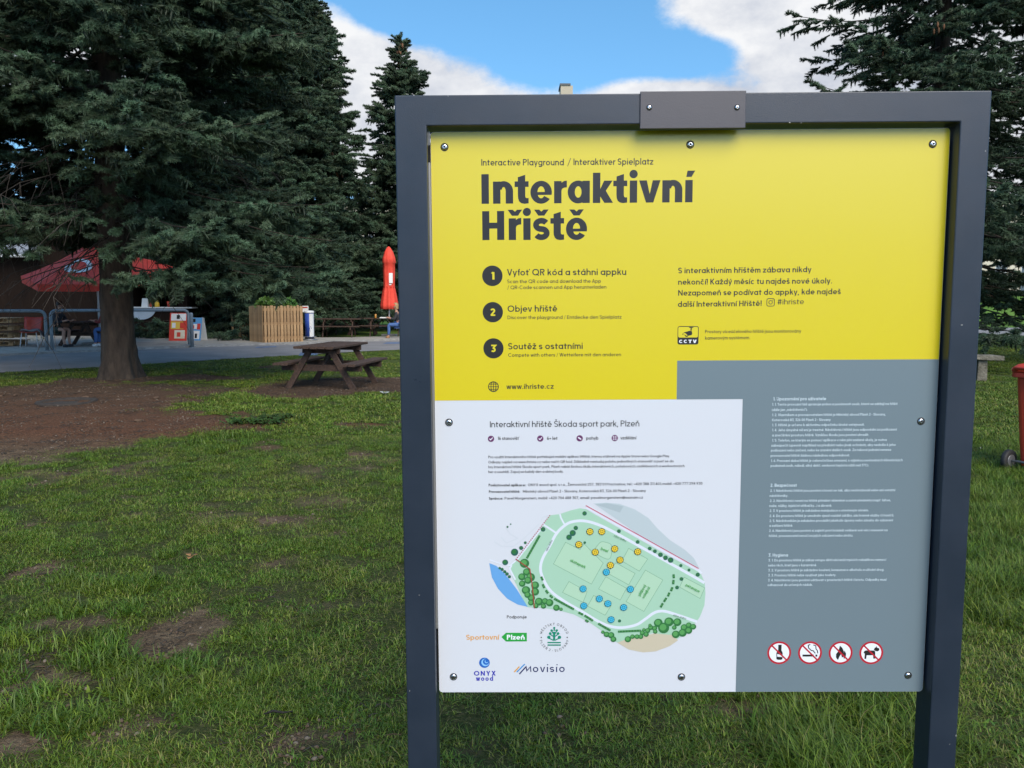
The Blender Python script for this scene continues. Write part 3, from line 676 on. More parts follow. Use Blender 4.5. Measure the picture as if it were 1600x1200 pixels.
        if ch == '9': S.append(arc(c, .69, W / 2 - h, .31 - h, 0, 360, 12)); ln((L0 + W - h - .02, .62), (L0 + W * .38, 0))
        return S, L0 * 2 + W
    d = max(h * 1.1, .06)
    if ch == '.': return [('D', (L0 + d, d), d)], L0 * 2 + 2 * d
    if ch == ',': return [[(L0 + d, .12), (L0 + d * .4, -.14)]], L0 * 2 + 2 * d
    if ch == ':': return [('D', (L0 + d, d), d), ('D', (L0 + d, X - d), d)], L0 * 2 + 2 * d
    if ch == ';': return [[(L0 + d, .12), (L0 + d * .4, -.14)], ('D', (L0 + d, X - d), d)], L0 * 2 + 2 * d
    if ch == '!': return [('D', (L0 + d, d), d), [(L0 + d, .27), (L0 + d, 1)]], L0 * 2 + 2 * d
    if ch == '/': return [('R', [(L0, -.12), (L0 + .34, 1.06)], w * .7)], L0 * 2 + .34
    if ch in '-–': W = .3 if ch == '-' else .45; return [[(L0, .38), (L0 + W, .38)]], L0 * 2 + W
    if ch == '+': return [[(L0, .4), (L0 + .46, .4)], [(L0 + .23, .17), (L0 + .23, .63)]], L0 * 2 + .46
    if ch == '(': return [arc(L0 + .5, .4, .5, .62, 135, 225, 6)], L0 * 2 + .2
    if ch == ')': return [arc(L0 - .3, .4, .5, .62, 45, -45, 6)], L0 * 2 + .2
    if ch == '"': return [[(L0 + .05, 1), (L0 + .05, .78)], [(L0 + .2, 1), (L0 + .2, .78)]], L0 * 2 + .25
    if ch == '„': return [[(L0 + .1, .1), (L0 + .04, -.12)], [(L0 + .25, .1), (L0 + .19, -.12)]], L0 * 2 + .3
    if ch == '#': return [[(L0 + .16, 0), (L0 + .24, 1)], [(L0 + .42, 0), (L0 + .5, 1)], [(L0, .33), (L0 + .62, .33)], [(L0 + .04, .67), (L0 + .66, .67)]], L0 * 2 + .66
    if ch == '°': return [arc(L0 + .14, .86, .1, .1, 0, 360, 10)], L0 * 2 + .28
    if ch == '@': return [arc(L0 + .45, .4, .4, .45, -50, 300, 14), arc(L0 + .45, .4, .18, .2, 0, 360, 10)], L0 * 2 + .9
    return [], .3
GC = {}
def line_width(s, w, track=0): return sum(glyph_c(c, w)[1] + track for c in s)
def glyph_c(c, w):
    if (c, w) not in GC: GC[(c, w)] = glyph(c, w)
    return GC[(c, w)]
def put(mb, s, xf, w, mi=0, track=0):
    """xf maps glyph space to local u, v"""
    x = 0; ybase = mb.y
    for c in s:
        st, adv = glyph_c(c, w); mb.y = ybase
        for e in st:
            if isinstance(e, tuple) and e[0] == 'P': mb.poly([xf(x + a, b) for a, b in e[1]], mi)
            elif isinstance(e, tuple) and e[0] == 'D': mb.poly([xf(x + e[1][0] + e[2] * math.cos(k * math.pi / 6), e[1][1] + e[2] * math.sin(k * math.pi / 6)) for k in range(12)], mi)
            else:
                ww = e[2] if isinstance(e, tuple) else w; pts = e[1] if isinstance(e, tuple) else e
                cl = len(pts) > 5 and abs(pts[0][0] - pts[-1][0]) + abs(pts[0][1] - pts[-1][1]) < 1e-6
                if cl: pts = pts[:-1]
                k0 = len(mb.v); mb.ribbon([(x + a, b) for a, b in pts], ww, mi, cl)
                for i in range(k0, len(mb.v)): a, y, b = mb.v[i]; u, v = xf(a, b); mb.v[i] = (u, y, v)
        x += adv + track
    mb.y = mb.y   # layers accumulate inside one object only
def T(mb, s, x0, x1, yb0, cap, w=.13, yb1=None, mi=0, track=0):
    """text from photo x0 to x1, baseline yb0 at the left, yb1 at the right, cap height in photo px"""
    yb1 = yb0 - (x1 - x0) * .0035 if yb1 is None else yb1
    a, b = P(x0, yb0), P(x1, yb1); W = line_width(s, w, track) - track - .1; L = math.hypot(b[0] - a[0], b[1] - a[1]); ex = ((b[0] - a[0]) / L, (b[1] - a[1]) / L)
    sx = L / W; sy = cap * PX; y_ = mb.y
    put(mb, s, lambda gx, gy: (a[0] + ex[0] * (gx - .05) * sx - ex[1] * gy * sy, a[1] + ex[1] * (gx - .05) * sx + ex[0] * gy * sy), w, mi, track)
    mb.y = y_           # lines do not overlap one another
def lettering(name, mats):
    mb = Ink(); mb.fin = lambda: tag(mb.build(name, mats, panel), kind='stuff'); return mb

def heavy_title(mb):
    W_, H_ = .255, .19
    def band(cx_, cy_, RX, RY, wx, wy, a0, a1, n=22):
        o_ = [(cx_ + RX * math.cos(R(a0 + (a1 - a0) * k / n)), cy_ + RY * math.sin(R(a0 + (a1 - a0) * k / n))) for k in range(n + 1)]
        i_ = [(cx_ + (RX - wx) * math.cos(R(a0 + (a1 - a0) * k / n)), cy_ + (RY - wy) * math.sin(R(a0 + (a1 - a0) * k / n))) for k in range(n + 1)]
        return ('B', o_, i_)
    def rc(x0, x1, y0, y1): return [(x0, y0), (x1, y0), (x1, y1), (x0, y1)]
    dot = lambda x, y, r: [(x + r * math.cos(k * math.pi / 12), y + r * math.sin(k * math.pi / 12)) for k in range(24)]
    X_ = .75
    G = {'I': [rc(0, W_, 0, 1)], 'n': [rc(0, W_, 0, X_), band(.365, .415, .325, .345, W_, .20, 0, 160), rc(.69 - W_, .69, 0, .416)],
         't': [[(.11, .28), (.11, .89), (.365, .97), (.365, .28)], rc(0, .48, .56, X_), [(.11, .281), (.118, .17), (.155, .07), (.23, .01), (.34, -.012), (.48, .005), (.48, .185), (.41, .182), (.372, .21), (.365, .281)]],
         'e': [band(.37, .375, .37, .387, .245, .185, -14, 324, 40), rc(.13, .728, .283, .385)],
         'r': [rc(0, W_, 0, X_), [(.10, .40), (.16, .56), (.24, .68), (.33, .745), (.44, .765), (.44, .535), (.35, .525), (.28, .49), (.255, .43), (.25, .35)]],
         'a': [band(.36, .375, .36, .387, .245, .195, 0, 360, 44), rc(.76 - W_, .76, 0, X_)],
         'k': [rc(0, W_, 0, 1.02), [(.22, .33), (.24, .44), (.385, X_), (.675, X_), (.44, .40), (.30, .30)], [(.22, .30), (.30, .45), (.44, .42), (.695, 0), (.395, 0), (.22, .27)]],
         'i': [rc(0, W_, 0, X_), dot(.1275, .965, .143)], 'v': [[(0, X_), (.265, X_), (.367, .29), (.468, X_), (.733, X_), (.492, 0), (.242, 0)]],
         'í': [rc(0, W_, 0, X_), [(.03, .855), (.21, .855), (.335, 1.065), (.07, 1.065)]], 'H': [rc(0, .25, 0, 1), rc(.52, .77, 0, 1), rc(.2, .57, .395, .60)]}
    car = lambda c: [(c - .255, 1.045), (c - .075, 1.045), (c, .975), (c + .075, 1.045), (c + .255, 1.045), (c + .105, .835), (c - .105, .835)]
    G['ř'] = G['r'] + [car(.22)]; G['ě'] = G['e'] + [car(.37)]
    w_ = .2; rx = .29 - w_ / 2; ry = (.77 - w_) / 4; c_ = .29
    sp = [(c_ + rx * math.cos(R(28 + 227 * k / 16)), .76 - w_ / 2 - ry + ry * math.sin(R(28 + 227 * k / 16))) for k in range(17)] + [(c_ + rx * math.cos(R(75 - 228 * k / 16)), -.01 + w_ / 2 + ry + ry * math.sin(R(75 - 228 * k / 16))) for k in range(17)]
    G['š'] = [('S', sp, w_), car(.29)]
    def line(items, yb, slope, cap):
        y_ = mb.y
        for ch_, xp in items:
            px = 740 + xp / 4; base = P(px, yb + (px - 752) * slope); k = cap * PX; mb.y = y_
            for e in G[ch_]:
                f = lambda p: (base[0] + p[0] * k, base[1] + p[1] * k + p[0] * k * .006)
                if isinstance(e, tuple) and e[0] == 'B':
                    mb.y -= mb.st; k0 = len(mb.v); n = len(e[1])
                    for a_, b_ in zip(e[1], e[2]): u, v = f(a_); mb.v.append((u, mb.y, v)); u, v = f(b_); mb.v.append((u, mb.y, v))
                    for q in range(n - 1): mb.f.append((k0 + 2 * q, k0 + 2 * q + 1, k0 + 2 * q + 3, k0 + 2 * q + 2)); mb.m.append(0); mb.sm.append(False)
                elif isinstance(e, tuple): mb.ribbon([f(p) for p in e[1]], e[2] * k)
                else: mb.poly([f(p) for p in e])
    line([('I', 50), ('n', 122), ('t', 257), ('e', 355), ('r', 503), ('a', 588), ('k', 745), ('t', 872), ('i', 975), ('v', 1033), ('n', 1178), ('í', 1321)], 318.6, -.0075, 44.4)
    line([('H', 55), ('ř', 220), ('i', 311), ('š', 372), ('t', 480), ('ě', 577)], 375.3, -.004, 43.8)
m_ = lettering('title_lettering', chg)
heavy_title(m_); m_.fin(); SEG[0] = 22
m_ = lettering('subtitle_lettering', chg)
T(m_, 'Interactive Playground', 752, 881, 258.8, 9.6, .15, 258.4); T(m_, '/', 886.5, 892, 258.6, 10.5, .09); T(m_, 'Interaktiver Spielplatz', 896, 1020.5, 258, 9.6, .15, 257.3); m_.fin()
m_ = lettering('steps_lettering', blk)
T(m_, 'Vyfoť QR kód a stáhni appku', 792.5, 978.5, 430.6, 10, .155, 429.6); T(m_, 'Objev hřiště', 793, 870.5, 487.4, 10, .155, 486.8); T(m_, 'Soutěž s ostatními', 794, 910.5, 546, 10, .155, 545.2)
T(m_, 'Scan the QR code and download the App', 792.5, 939, 442.6, 5.6, .14, 441.8); T(m_, '/ QR-Code scannen und App herunterladen', 793, 947.5, 452, 5.6, .14, 451)
T(m_, 'Discover the playground / Entdecke den Spielplatz', 793, 971, 498.8, 5.6, .14, 498); T(m_, 'Compete with others / Wetteifere mit den anderen', 794, 970.5, 557.6, 5.6, .14, 556.6)
T(m_, 'www.ihriste.cz', 791.5, 865, 608, 8.2, .16, 607.4); m_.fin()
m_ = Ink()
for n_, (cx_, cy_) in enumerate(((769.3, 431), (770, 487.8), (771, 544.3))):
    c = P(cx_, cy_); m_.disc(c, 15.8 * PX, 0, 40)
    m_.st = .00001; T(m_, str(n_ + 1), cx_ - (2.6 if n_ == 0 else 3.9), cx_ + (2.4 if n_ == 0 else 3.9), cy_ + 5.8, 11.5, .2, mi=1)
m_.y -= .00005; tag(m_.build('step_numbers', [blk, yk], panel), kind='stuff')
m_ = Ink()   # globe
c = P(771, 604.2); m_.ring(c, 8.4 * PX, 1.4 * PX)
for rx in (0, 3.9):
    if rx: m_.ribbon([(c[0] + rx * PX * math.cos(t / 8 * math.pi), c[1] + 8 * PX * math.sin(t / 8 * math.pi)) for t in range(16)], 1.1 * PX, 0, True)
    else: m_.ribbon([(c[0], c[1] - 8 * PX), (c[0], c[1] + 8 * PX)], 1.1 * PX)
for dy, rx in ((0, 8), (4, 6.8), (-4, 6.8)): m_.ribbon([(c[0] - rx * PX, c[1] + dy * PX), (c[0] + rx * PX, c[1] + dy * PX)], 1.0 * PX)
m_.build('globe_icon', blk, panel)
m_ = lettering('note_lettering', blk)
T(m_, 'S interaktivním hřištěm zábava nikdy', 1059.5, 1267.5, 427.2, 8.8, .165, 425.3); T(m_, 'nekončí! Každý měsíc tu najdeš nové úkoly.', 1059.5, 1300, 444.9, 8.8, .165, 443)
T(m_, 'Nezapomeň se podívat do appky, kde najdeš', 1059.5, 1313.5, 462, 8.8, .165, 459.7); T(m_, 'další Interaktivní Hřiště!', 1059, 1190, 479.6, 8.8, .165, 478.2)
T(m_, '#ihriste', 1214.5, 1256, 475.8, 8.6, .12, 475.3)
T(m_, 'Prostory víceúčelového hřiště jsou monitorovány', 1101.5, 1251.5, 520.8, 5.4, .15, 519.8); T(m_, 'kamerovým systémem.', 1101.5, 1172, 530.8, 5.4, .15, 530); m_.fin()
m_ = Ink()   # camera app icon
c = P(1204, 472.4); rr_ = rrect(c[0] - 5.8 * PX, c[0] + 5.8 * PX, c[1] - 5.8 * PX, c[1] + 5.8 * PX, 2.6 * PX, 4); m_.ribbon(rr_, 1.1 * PX, 0, True); m_.ring(c, 3.3 * PX, 1.1 * PX, 0, 20); m_.disc((c[0] + 3.4 * PX, c[1] + 3.4 * PX), .8 * PX, 0, 8)
m_.build('app_icon', blk, panel)
m_ = Ink(.00001)   # CCTV sign
x0, x1, y0, y1 = *[P(1058.3, 0)[0], 0], 0, 0
a = P(1058.4, 538.4); b = P(1091.8, 509.4)
m_.poly(rrect(a[0], b[0], a[1], b[1], 3.4 * PX, 5), 0); a2 = P(1059.5, 527.4); b2 = P(1090.7, 510.6); m_.poly(rrect(a2[0], b2[0], a2[1], b2[1], 2.4 * PX, 5), 1)
def cc(px, py): return P(1040 + px / 22.857, 500 + py / 22.857)
m_.poly([cc(*p) for p in ((820, 250), (1000, 250), (985, 275), (935, 295), (930, 380), (880, 380), (895, 295), (835, 272))], 0)
m_.poly([cc(*p) for p in ((640, 445), (850, 385), (930, 390), (955, 480), (925, 540), (820, 560), (780, 600), (715, 600), (680, 550))], 0)
m_.poly([cc(*p) for p in ((660, 460), (700, 470), (790, 550), (745, 560), (650, 500))], 1); m_.poly([cc(*p) for p in ((595, 495), (640, 470), (630, 530), (610, 535))], 0)
m_.y -= .00003
for i, ch in enumerate('CCTV'): T(m_, ch, 1061 + i * 7.25, 1066.3 + i * 7.25, 536, 5.2, .24, mi=2)
m_.build('cctv_sign', [blk, yk, wk], panel)

# white part
m_ = lettering('park_heading', chg)
T(m_, 'Interaktivní hřiště Škoda sport park, Plzeň', 765.5, 999, 667.6, 9.6, .12, 666.2); m_.fin()
m_ = lettering('facts_lettering', chg)
for s, x0, x1, y in (('16 stanovišť', 777.5, 811, 687.4), ('6+ let', 854.5, 871, 687.2), ('pohyb', 916, 935, 687), ('vzdělání', 969.5, 994, 686.6)): T(m_, s, x0, x1, y, 5.3, .15)
for s, x1, y in (('Pro využití Interaktivního hřiště potřebuješ mobilní aplikaci iHřiště, kterou stáhneš na Apple Store nebo Google Play.', 1046.5, 716), ('Odkazy najdeš na www.ihriste.cz nebo načti QR kód. Důkladně nastuduj polohu jednotlivých stanovišť a pusť se do', 1052.5, 724),
                 ('hry Interaktivní hřiště Škoda sport park, Plzeň nabízí širokou škálu interaktivních, pohybových, vzdělávacích a workoutových', 1069.5, 731.6), ('her a soutěží. Zapoj se každý den a sbírej body.', 880.5, 739.2)):
    T(m_, s, 763, x1, y, 4.1, .14, y - (x1 - 763) * .006)
T(m_, 'ONYX wood spol. s r.o., Žernovická 257, 383 01 Prachatice, tel.: +420 388 311 401, mobil: +420 777 294 930', 825, 1097.5, 759.6, 4.3, .14, 757.2)
T(m_, 'Městský obvod Plzeň 2 - Slovany, Koterovská 83, 326 00 Plzeň 2 - Slovany', 817, 1009, 769.8, 4.3, .14, 768.6); T(m_, 'Pavel Morgenstern, mobil: +420 704 488 307, email: pavelmorgenstern@seznam.cz', 788.5, 1004.5, 780.5, 4.3, .14, 779)
T(m_, 'Poskytovatel aplikace:', 763.5, 821.5, 760, 4.3, .2); T(m_, 'Provozovatel hřiště:', 764, 812.5, 770.2, 4.3, .2); T(m_, 'Správce:', 764, 786, 780.8, 4.3, .2)
T(m_, 'Podporuje', 792, 823, 966.2, 5.2, .15); m_.fin()
m_ = Ink(.00001)
for i, cx_ in enumerate((767.2, 844.2, 905.7, 960.5)):
    c = P(cx_, 685.6 - i * .4); m_.disc(c, 5 * PX, 0, 20)
    if i < 2: m_.ribbon([(c[0] - 2.4 * PX, c[1] + .2 * PX), (c[0] - .6 * PX, c[1] - 1.7 * PX), (c[0] + 2.6 * PX, c[1] + 1.9 * PX)], 1.2 * PX, 1)
    elif i == 2: m_.ribbon([(c[0] - 2.4 * PX, c[1] + 1.6 * PX), (c[0] + 2.4 * PX, c[1] - 1.8 * PX)], 1.8 * PX, 1)
    else:
        for dx in (-1.7, 1.7):
            for dy in (-1.7, 1.7): m_.disc((c[0] + dx * PX, c[1] + dy * PX), 1.1 * PX, 1, 8)
tag(m_.build('fact_icons', [pur, wk], panel), kind='stuff')
# sponsors
m_ = Ink(.00001)
T(m_, 'Sportovní', 728.5, 779.5, 999.6, 8.6, .16, 999.2, mi=0); m_.pp([(783.5, 995.3), (790.5, 988.6), (823.2, 988.6), (823.2, 1002), (790.5, 1002.2)], 1); m_.y -= .00002
T(m_, 'Plzeň', 792, 819.8, 999.3, 8.2, .21, mi=2); m_.build('city_sport_logo', [org, grn, wk], panel)
m_ = Ink(.00001); ec = P(866, 995.8)   # round borough emblem
for s, a0, a1, inner in (('MĚSTSKÝ OBVOD', 166, 14, False), ('PLZEŇ 2 - SLOVANY', 190, 350, True)):
    W = line_width(s, .11); x = 0
    for ch in s:
        st, adv = glyph_c(ch, .11); t = R(a0 + (a1 - a0) * (x + adv / 2) / W); sg = -1 if not inner else 1; r0 = 20.4 if not inner else 24.2
        def xf(gx, gy, t=t, sg=sg, r0=r0, adv=adv):
            rad = (r0 + (gy * 4.0 if sg < 0 else -gy * 4.0)) * PX; tang = (gx - adv / 2) * 4.0 * PX
            ct, s_t = math.cos(t), math.sin(t); tx, ty = (s_t, -ct) if sg < 0 else (-s_t, ct)
            return ec[0] + rad * ct + tx * tang, ec[1] + rad * s_t + ty * tang
        y_ = m_.y; put(m_, ch, xf, .12, 0); m_.y = y_; x += adv
for a_ in (0, 180): m_.disc((ec[0] + 21 * PX * math.cos(R(a_ + .1)), ec[1]), 1.1 * PX, 0, 8)
def eb(px, py): return P(840 + px / 20, 965 + py / 20)
for x0, x1, y0, y1 in ((310, 725, 757, 797), (310, 725, 835, 876)): m_.poly([eb(x0, y0), eb(x1, y0), eb(x1, y1), eb(x0, y1)], 1)
m_.poly([eb(*p) for p in ((485, 440), (550, 440), (550, 718), (485, 718))], 1)
for cx_, cy_, r in ((520, 320, 38), (440, 400, 42), (598, 400, 42), (520, 385, 30), (395, 495, 46), (640, 495, 46), (352, 612, 56), (683, 612, 56)): m_.disc(eb(cx_, cy_), r / 20 * PX, 1, 12)
for a_, b_ in (((395, 520), (500, 590)), ((640, 520), (535, 590)), ((360, 640), (500, 710)), ((675, 640), (535, 710)), ((450, 430), (505, 520)), ((590, 430), (535, 520))): m_.ribbon([eb(*a_), eb(*b_)], 1.7 * PX, 1)
m_.build('borough_emblem', [chg, tea], panel)
m_ = Ink(.00001); c = P(757, 1035.4)
m_.disc(c, 8.7 * PX, 0, 28); m_.disc((c[0] + 1.3 * PX, c[1] + .6 * PX), 6.4 * PX, 1, 24); m_.disc((c[0] + 2.6 * PX, c[1] + 1.6 * PX), 5.2 * PX, 0, 24); m_.disc((c[0] + 3.3 * PX, c[1] + 2.2 * PX), 3.0 * PX, 1, 16); m_.disc((c[0] + 3.9 * PX, c[1] + 3.1 * PX), 2.4 * PX, 0, 16)
T(m_, 'ONYX', 740.5, 774.5, 1055.6, 8, .19, mi=2, track=.12); T(m_, 'wood', 744, 770.5, 1063.6, 8.2, .19, mi=2, track=.12)
m_.build('wood_firm_logo', [ink('mid_blue_ink', (.015, .11, .42)), ink('light_blue_ink', (.25, .5, .8)), nav2], panel)
m_ = Ink(.00001)
for (a_, b_), mi in ((((803.5, 1050), (811.5, 1041.5)), 1), (((807.5, 1050), (820, 1037.5)), 2), (((811.5, 1053.2), (821.5, 1042)), 0)): m_.ribbon([P(*a_), P(*b_)], 2.1 * PX, mi)
m_.ribbon([P(*p) for p in ((811.5, 1053), (822, 1041.6), (823.2, 1048), (829, 1041.6), (829.5, 1049.6))], 1.6 * PX, 0)
T(m_, 'ovısıo', 832.5, 882.5, 1050, 12.5, .13, mi=0, track=.12)
for x in (855.6, 870.4): m_.disc(P(x, 1038.4), 1.0 * PX, 0, 10)
m_.build('media_firm_logo', [navy, org, ink('sky_blue_ink', (.05, .25, .55))], panel)

# grey part: regulations
REG = """160 632 147 U 0|1. Upozornění pro uživatele
150 1268 193 b 0|1. 1. Tento provozní řád upravuje práva a povinnosti osob, které se zdržují na hřišti
150 465 241 b 0|(dále jen „návštěvníci").
150 1165 287 b 0|1. 2. Vlastníkem a provozovatelem hřiště je Městský obvod Plzeň 2 - Slovany,
150 672 332 b 0|Koterovská 83, 326 00 Plzeň 2 - Slovany
150 975 377 b 0|1. 3. Hřiště je určeno k aktivnímu odpočinku široké veřejnosti.
150 1262 422 b 0|1. 4. Jeho úmyslné ničení je trestné. Návštěvníci hřiště jsou odpovědni za poškození
150 1015 468 b 0|a znečištění prostoru hřiště. Vzniklou škodu jsou povinni uhradit.
150 1175 514 b 0|1. 5. Telefon, se kterým se pomocí aplikace v něm plní zadané úkoly, je nutno
143 1253 559 b 0|zabezpečit (upevnit například na předloktí nebo jinak ochránit), aby nedošlo k jeho
140 1213 603 b 0|poškození nebo zničení, nebo ke zranění dalších osob. Za takové jednání nenese
137 845 650 b 0|provozovatel hřiště žádnou následnou odpovědnost.
140 1315 696 b 0|1. 6. Provozní doba hřiště je celoroční bez omezení, s výjimkou nevhodných klimatických
137 1012 740 b 0|podmínek (sníh, náledí, silný déšť, venkovní teplota nižší než 5°C).
135 370 118 U 1|2. Bezpečnost
133 1248 163 b 1|2. 1. Návštěvníci hřiště jsou povinni chovat se tak, aby neohrožovali sebe ani ostatní
128 293 208 b 1|návštěvníky.
130 1210 253 b 1|2. 2. Návštěvníci nesmí na hřiště přinášet skleněné a ostré předměty (např. lahve,
125 685 298 b 1|nože, nůžky, injekční stříkačky...) a zbraně.
128 1013 342 b 1|2. 3. V prostoru hřiště je zakázána manipulace s otevřeným ohněm.
127 1238 388 b 1|2. 4. Do prostoru hřiště je umožněn vjezd vozidel údržby, záchranné služby či hasičů.
127 1228 432 b 1|2. 5. Návštěvníkům je zakázáno provádět jakékoliv úpravy nebo zásahy do vybavení
125 337 475 b 1|a zařízení hřiště.
123 1180 520 b 1|2. 6. Návštěvníci jsou povinni si zajistit proti krádeži veškeré své věci vnesené na
122 873 566 b 1|hřiště, provozovatel neručí za jejich odcizení nebo ztrátu.
117 292 741 U 1|3. Hygiena
117 1167 784 b 1|3. 1. Do prostoru hřiště je zákaz vstupu dětí (občanů) trpících nakažlivou nemocí
115 550 829 b 1|nebo těch, kteří jsou v karanténě.
115 1150 873 b 1|3. 2. V prostoru hřiště je zakázáno kouření, konzumace alkoholu a užívání drog.
115 722 918 b 1|3. 3. Prostory hřiště nelze využívat jako toalety.
113 1170 962 b 1|3. 4. Návštěvníci jsou povinni udržovat v prostorách hřiště čistotu. Odpadky musí
110 512 1004 b 1|odhazovat do určených nádob."""
m_ = lettering('regulations_lettering', lgt)
for l in REG.split('\n'):
    h_, s = l.split('|'); x0, x1, y, k, blkn = h_.split(); oy = 740 if blkn == '1' else 600
    x0, x1, y = 1180 + int(x0) / 5.714, 1180 + int(x1) / 5.714, oy + int(y) / 5.714
    T(m_, s, x0, x1, y, 5.2 if k == 'U' else 4.0, .18 if k == 'U' else .16, y - (x1 - x0) * .006)
m_.fin()
# prohibition pictograms
def pict(i, name):
    cx_ = 1180 + (272, 622, 970, 1318)[i] / 7.273; cy_ = 980 + 290 / 7.273; c = P(cx_, cy_); m_ = Ink(.00001)
    def q(px, py): return P(1180 + px / 7.273, 980 + py / 7.273)
    m_.disc(c, 19.2 * PX, 0, 44); m_.disc(c, 16.1 * PX, 1, 44)
    pl = lambda pts, mi=2: m_.poly([q(*p) for p in pts], mi)
    if i == 0: pl([(262, 198), (300, 198), (298, 262), (312, 290), (308, 365), (290, 370), (258, 370), (240, 362), (240, 290), (260, 262)]); pl([(248, 302), (306, 320), (304, 338), (250, 334)], 1)
    if i == 1:
        pl([(537, 310), (665, 310), (665, 333), (537, 333)]); pl([(684, 310), (705, 310), (705, 333), (684, 333)])
        m_.ribbon([q(*p) for p in ((625, 195), (602, 205), (606, 235), (635, 262), (660, 268), (682, 298))], 1.6 * PX, 2); m_.ribbon([q(*p) for p in ((660, 200), (688, 210), (690, 245), (706, 265), (710, 296))], 1.6 * PX, 2)
    if i == 2: pl([(962, 208), (990, 235), (1008, 275), (1005, 300), (1015, 262), (1032, 300), (1028, 335), (1008, 362), (1000, 335), (985, 345), (975, 305), (958, 330), (940, 372), (918, 345), (918, 305), (945, 270)])
    if i == 3:
        pl([(1230, 290), (1242, 268), (1262, 262), (1345, 264), (1362, 272), (1366, 355), (1342, 357), (1338, 318), (1266, 318), (1260, 360), (1240, 360), (1244, 300)])
        pl([(1346, 260), (1358, 232), (1372, 228), (1374, 212), (1386, 232), (1410, 240), (1408, 262), (1388, 274), (1364, 268)])
    a_ = 11.9 * PX; m_.ribbon([(c[0] - a_, c[1] + a_), (c[0] + a_, c[1] - a_)], 2.6 * PX, 0)
    m_.build(name, [red, wk, blk], panel)
for i, n_ in enumerate(('no_bottles_sign', 'no_smoking_sign', 'no_fire_sign', 'no_dogs_sign')): pict(i, n_)

# ---- the map
mg = ink('map_green', (.33, .53, .40)); mg2 = ink('map_light_green', (.37, .56, .41)); mline = ink('map_dark_green_line', (.10, .24, .13)); mroad = ink('map_path_white', (.60, .64, .72)); mblue = ink('map_water_blue', (.12, .32, .62))
mgrey = ink('map_grey', (.42, .49, .52)); mgrey2 = ink('map_dark_grey', (.35, .42, .45)); msand = ink('map_sand', (.50, .45, .34)); mt1 = ink('map_tree_dark', (.02, .10, .08)); mt2 = ink('map_tree_green', (.03, .15, .045)); mt3 = ink('map_tree_light', (.09, .30, .09))
mred = ink('map_red_line', (.35, .02, .07)); mpink = ink('map_pink_edge', (.62, .38, .46)); myel = ink('map_marker_yellow', (.72, .52, .04)); mcy = ink('map_marker_blue', (.06, .42, .62)); mbr = ink('map_brown_line', (.28, .06, .03)); mtxt = ink('map_label_green', (.05, .30, .05)); mbl = ink('map_teal', (.0, .10, .16))
MM = [mg, mg2, mline, mroad, mblue, mgrey, mgrey2, msand, mt1, mt2, mt3, mred, mpink, myel, mcy, mbr, mtxt, mbl, chg]
m_ = Ink(.0000035)
def Z(px, py): return P(740 + px / 4.2105, 770 + py / 4.2105)
K = PX / 4.2105
def smooth(pts, closed=True, n=5):
    N_ = len(pts); out = []
    for i in range(N_ if closed else N_ - 1):
        p = [pts[(i + k) % N_] if closed else pts[max(0, min(N_ - 1, i + k))] for k in (-1, 0, 1, 2)]
        for k in range(n):
            t = k / n; out.append(tuple(.5 * ((2 * p[1][j]) + (p[2][j] - p[0][j]) * t + (2 * p[0][j] - 5 * p[1][j] + 4 * p[2][j] - p[3][j]) * t * t + (3 * p[1][j] - p[0][j] - 3 * p[2][j] + p[3][j]) * t ** 3) for j in (0, 1)))
    if not closed: out.append(pts[-1])
    return out
def zp(pts, mi, sm=False): m_.poly([Z(*p) for p in (smooth(pts) if sm else pts)], mi)
def zl(pts, w, mi, sm=False, closed=False): m_.ribbon([Z(*p) for p in (smooth(pts, closed) if sm else pts)], w * K, mi, closed)
zp([(790, 70), (870, 64), (960, 72), (1060, 108), (1150, 165), (1210, 235), (1290, 310), (1390, 375), (1450, 430), (1485, 498), (1110, 290)], 5)
zp([(800, 76), (880, 68), (986, 88), (962, 130)], 6)
zp([(500, 148), (565, 140), (640, 115), (700, 101), (740, 108), (850, 172), (1000, 256), (1150, 340), (1300, 425), (1440, 500), (1490, 520), (1520, 590), (1525, 660), (1518, 740), (1490, 812), (1465, 852), (1390, 925), (1310, 985), (1190, 920), (1000, 965), (945, 985), (890, 950), (840, 905), (760, 850), (660, 800), (560, 772), (480, 760), (355, 752), (320, 690), (280, 600), (258, 560), (235, 480), (290, 435), (395, 295), (440, 240)], 0)
zp([(103, 462), (150, 480), (200, 528), (240, 575), (285, 635), (325, 700), (357, 750), (290, 735), (220, 695), (160, 630), (120, 555)], 4)
zp([(945, 985), (1000, 965), (1190, 925), (1310, 935), (1345, 970), (1290, 1008), (1200, 1042), (1115, 1050), (1020, 1030)], 7)
zl([(742, 97), (1100, 300), (1482, 512), (1500, 530)], 16, 3)
zl([(455, 205), (540, 262)], 13, 3); zl([(600, 212), (575, 165), (568, 140)], 11, 3)
zl([(250, 475), (238, 500), (258, 540), (275, 572)], 12, 3); zl([(105, 440), (190, 470), (240, 478), (290, 437), (440, 245)], 8, 3)
loop = [(1518, 592), (1420, 535), (1300, 468), (1100, 356), (900, 246), (800, 202), (720, 184), (650, 190), (600, 214), (545, 268), (500, 350), (455, 430), (440, 500), (460, 570), (510, 648), (600, 715), (720, 785), (820, 845), (900, 878), (980, 886), (1070, 868), (1130, 830), (1190, 788), (1250, 778), (1330, 800), (1470, 848)]
zl(loop, 19, 3, True)
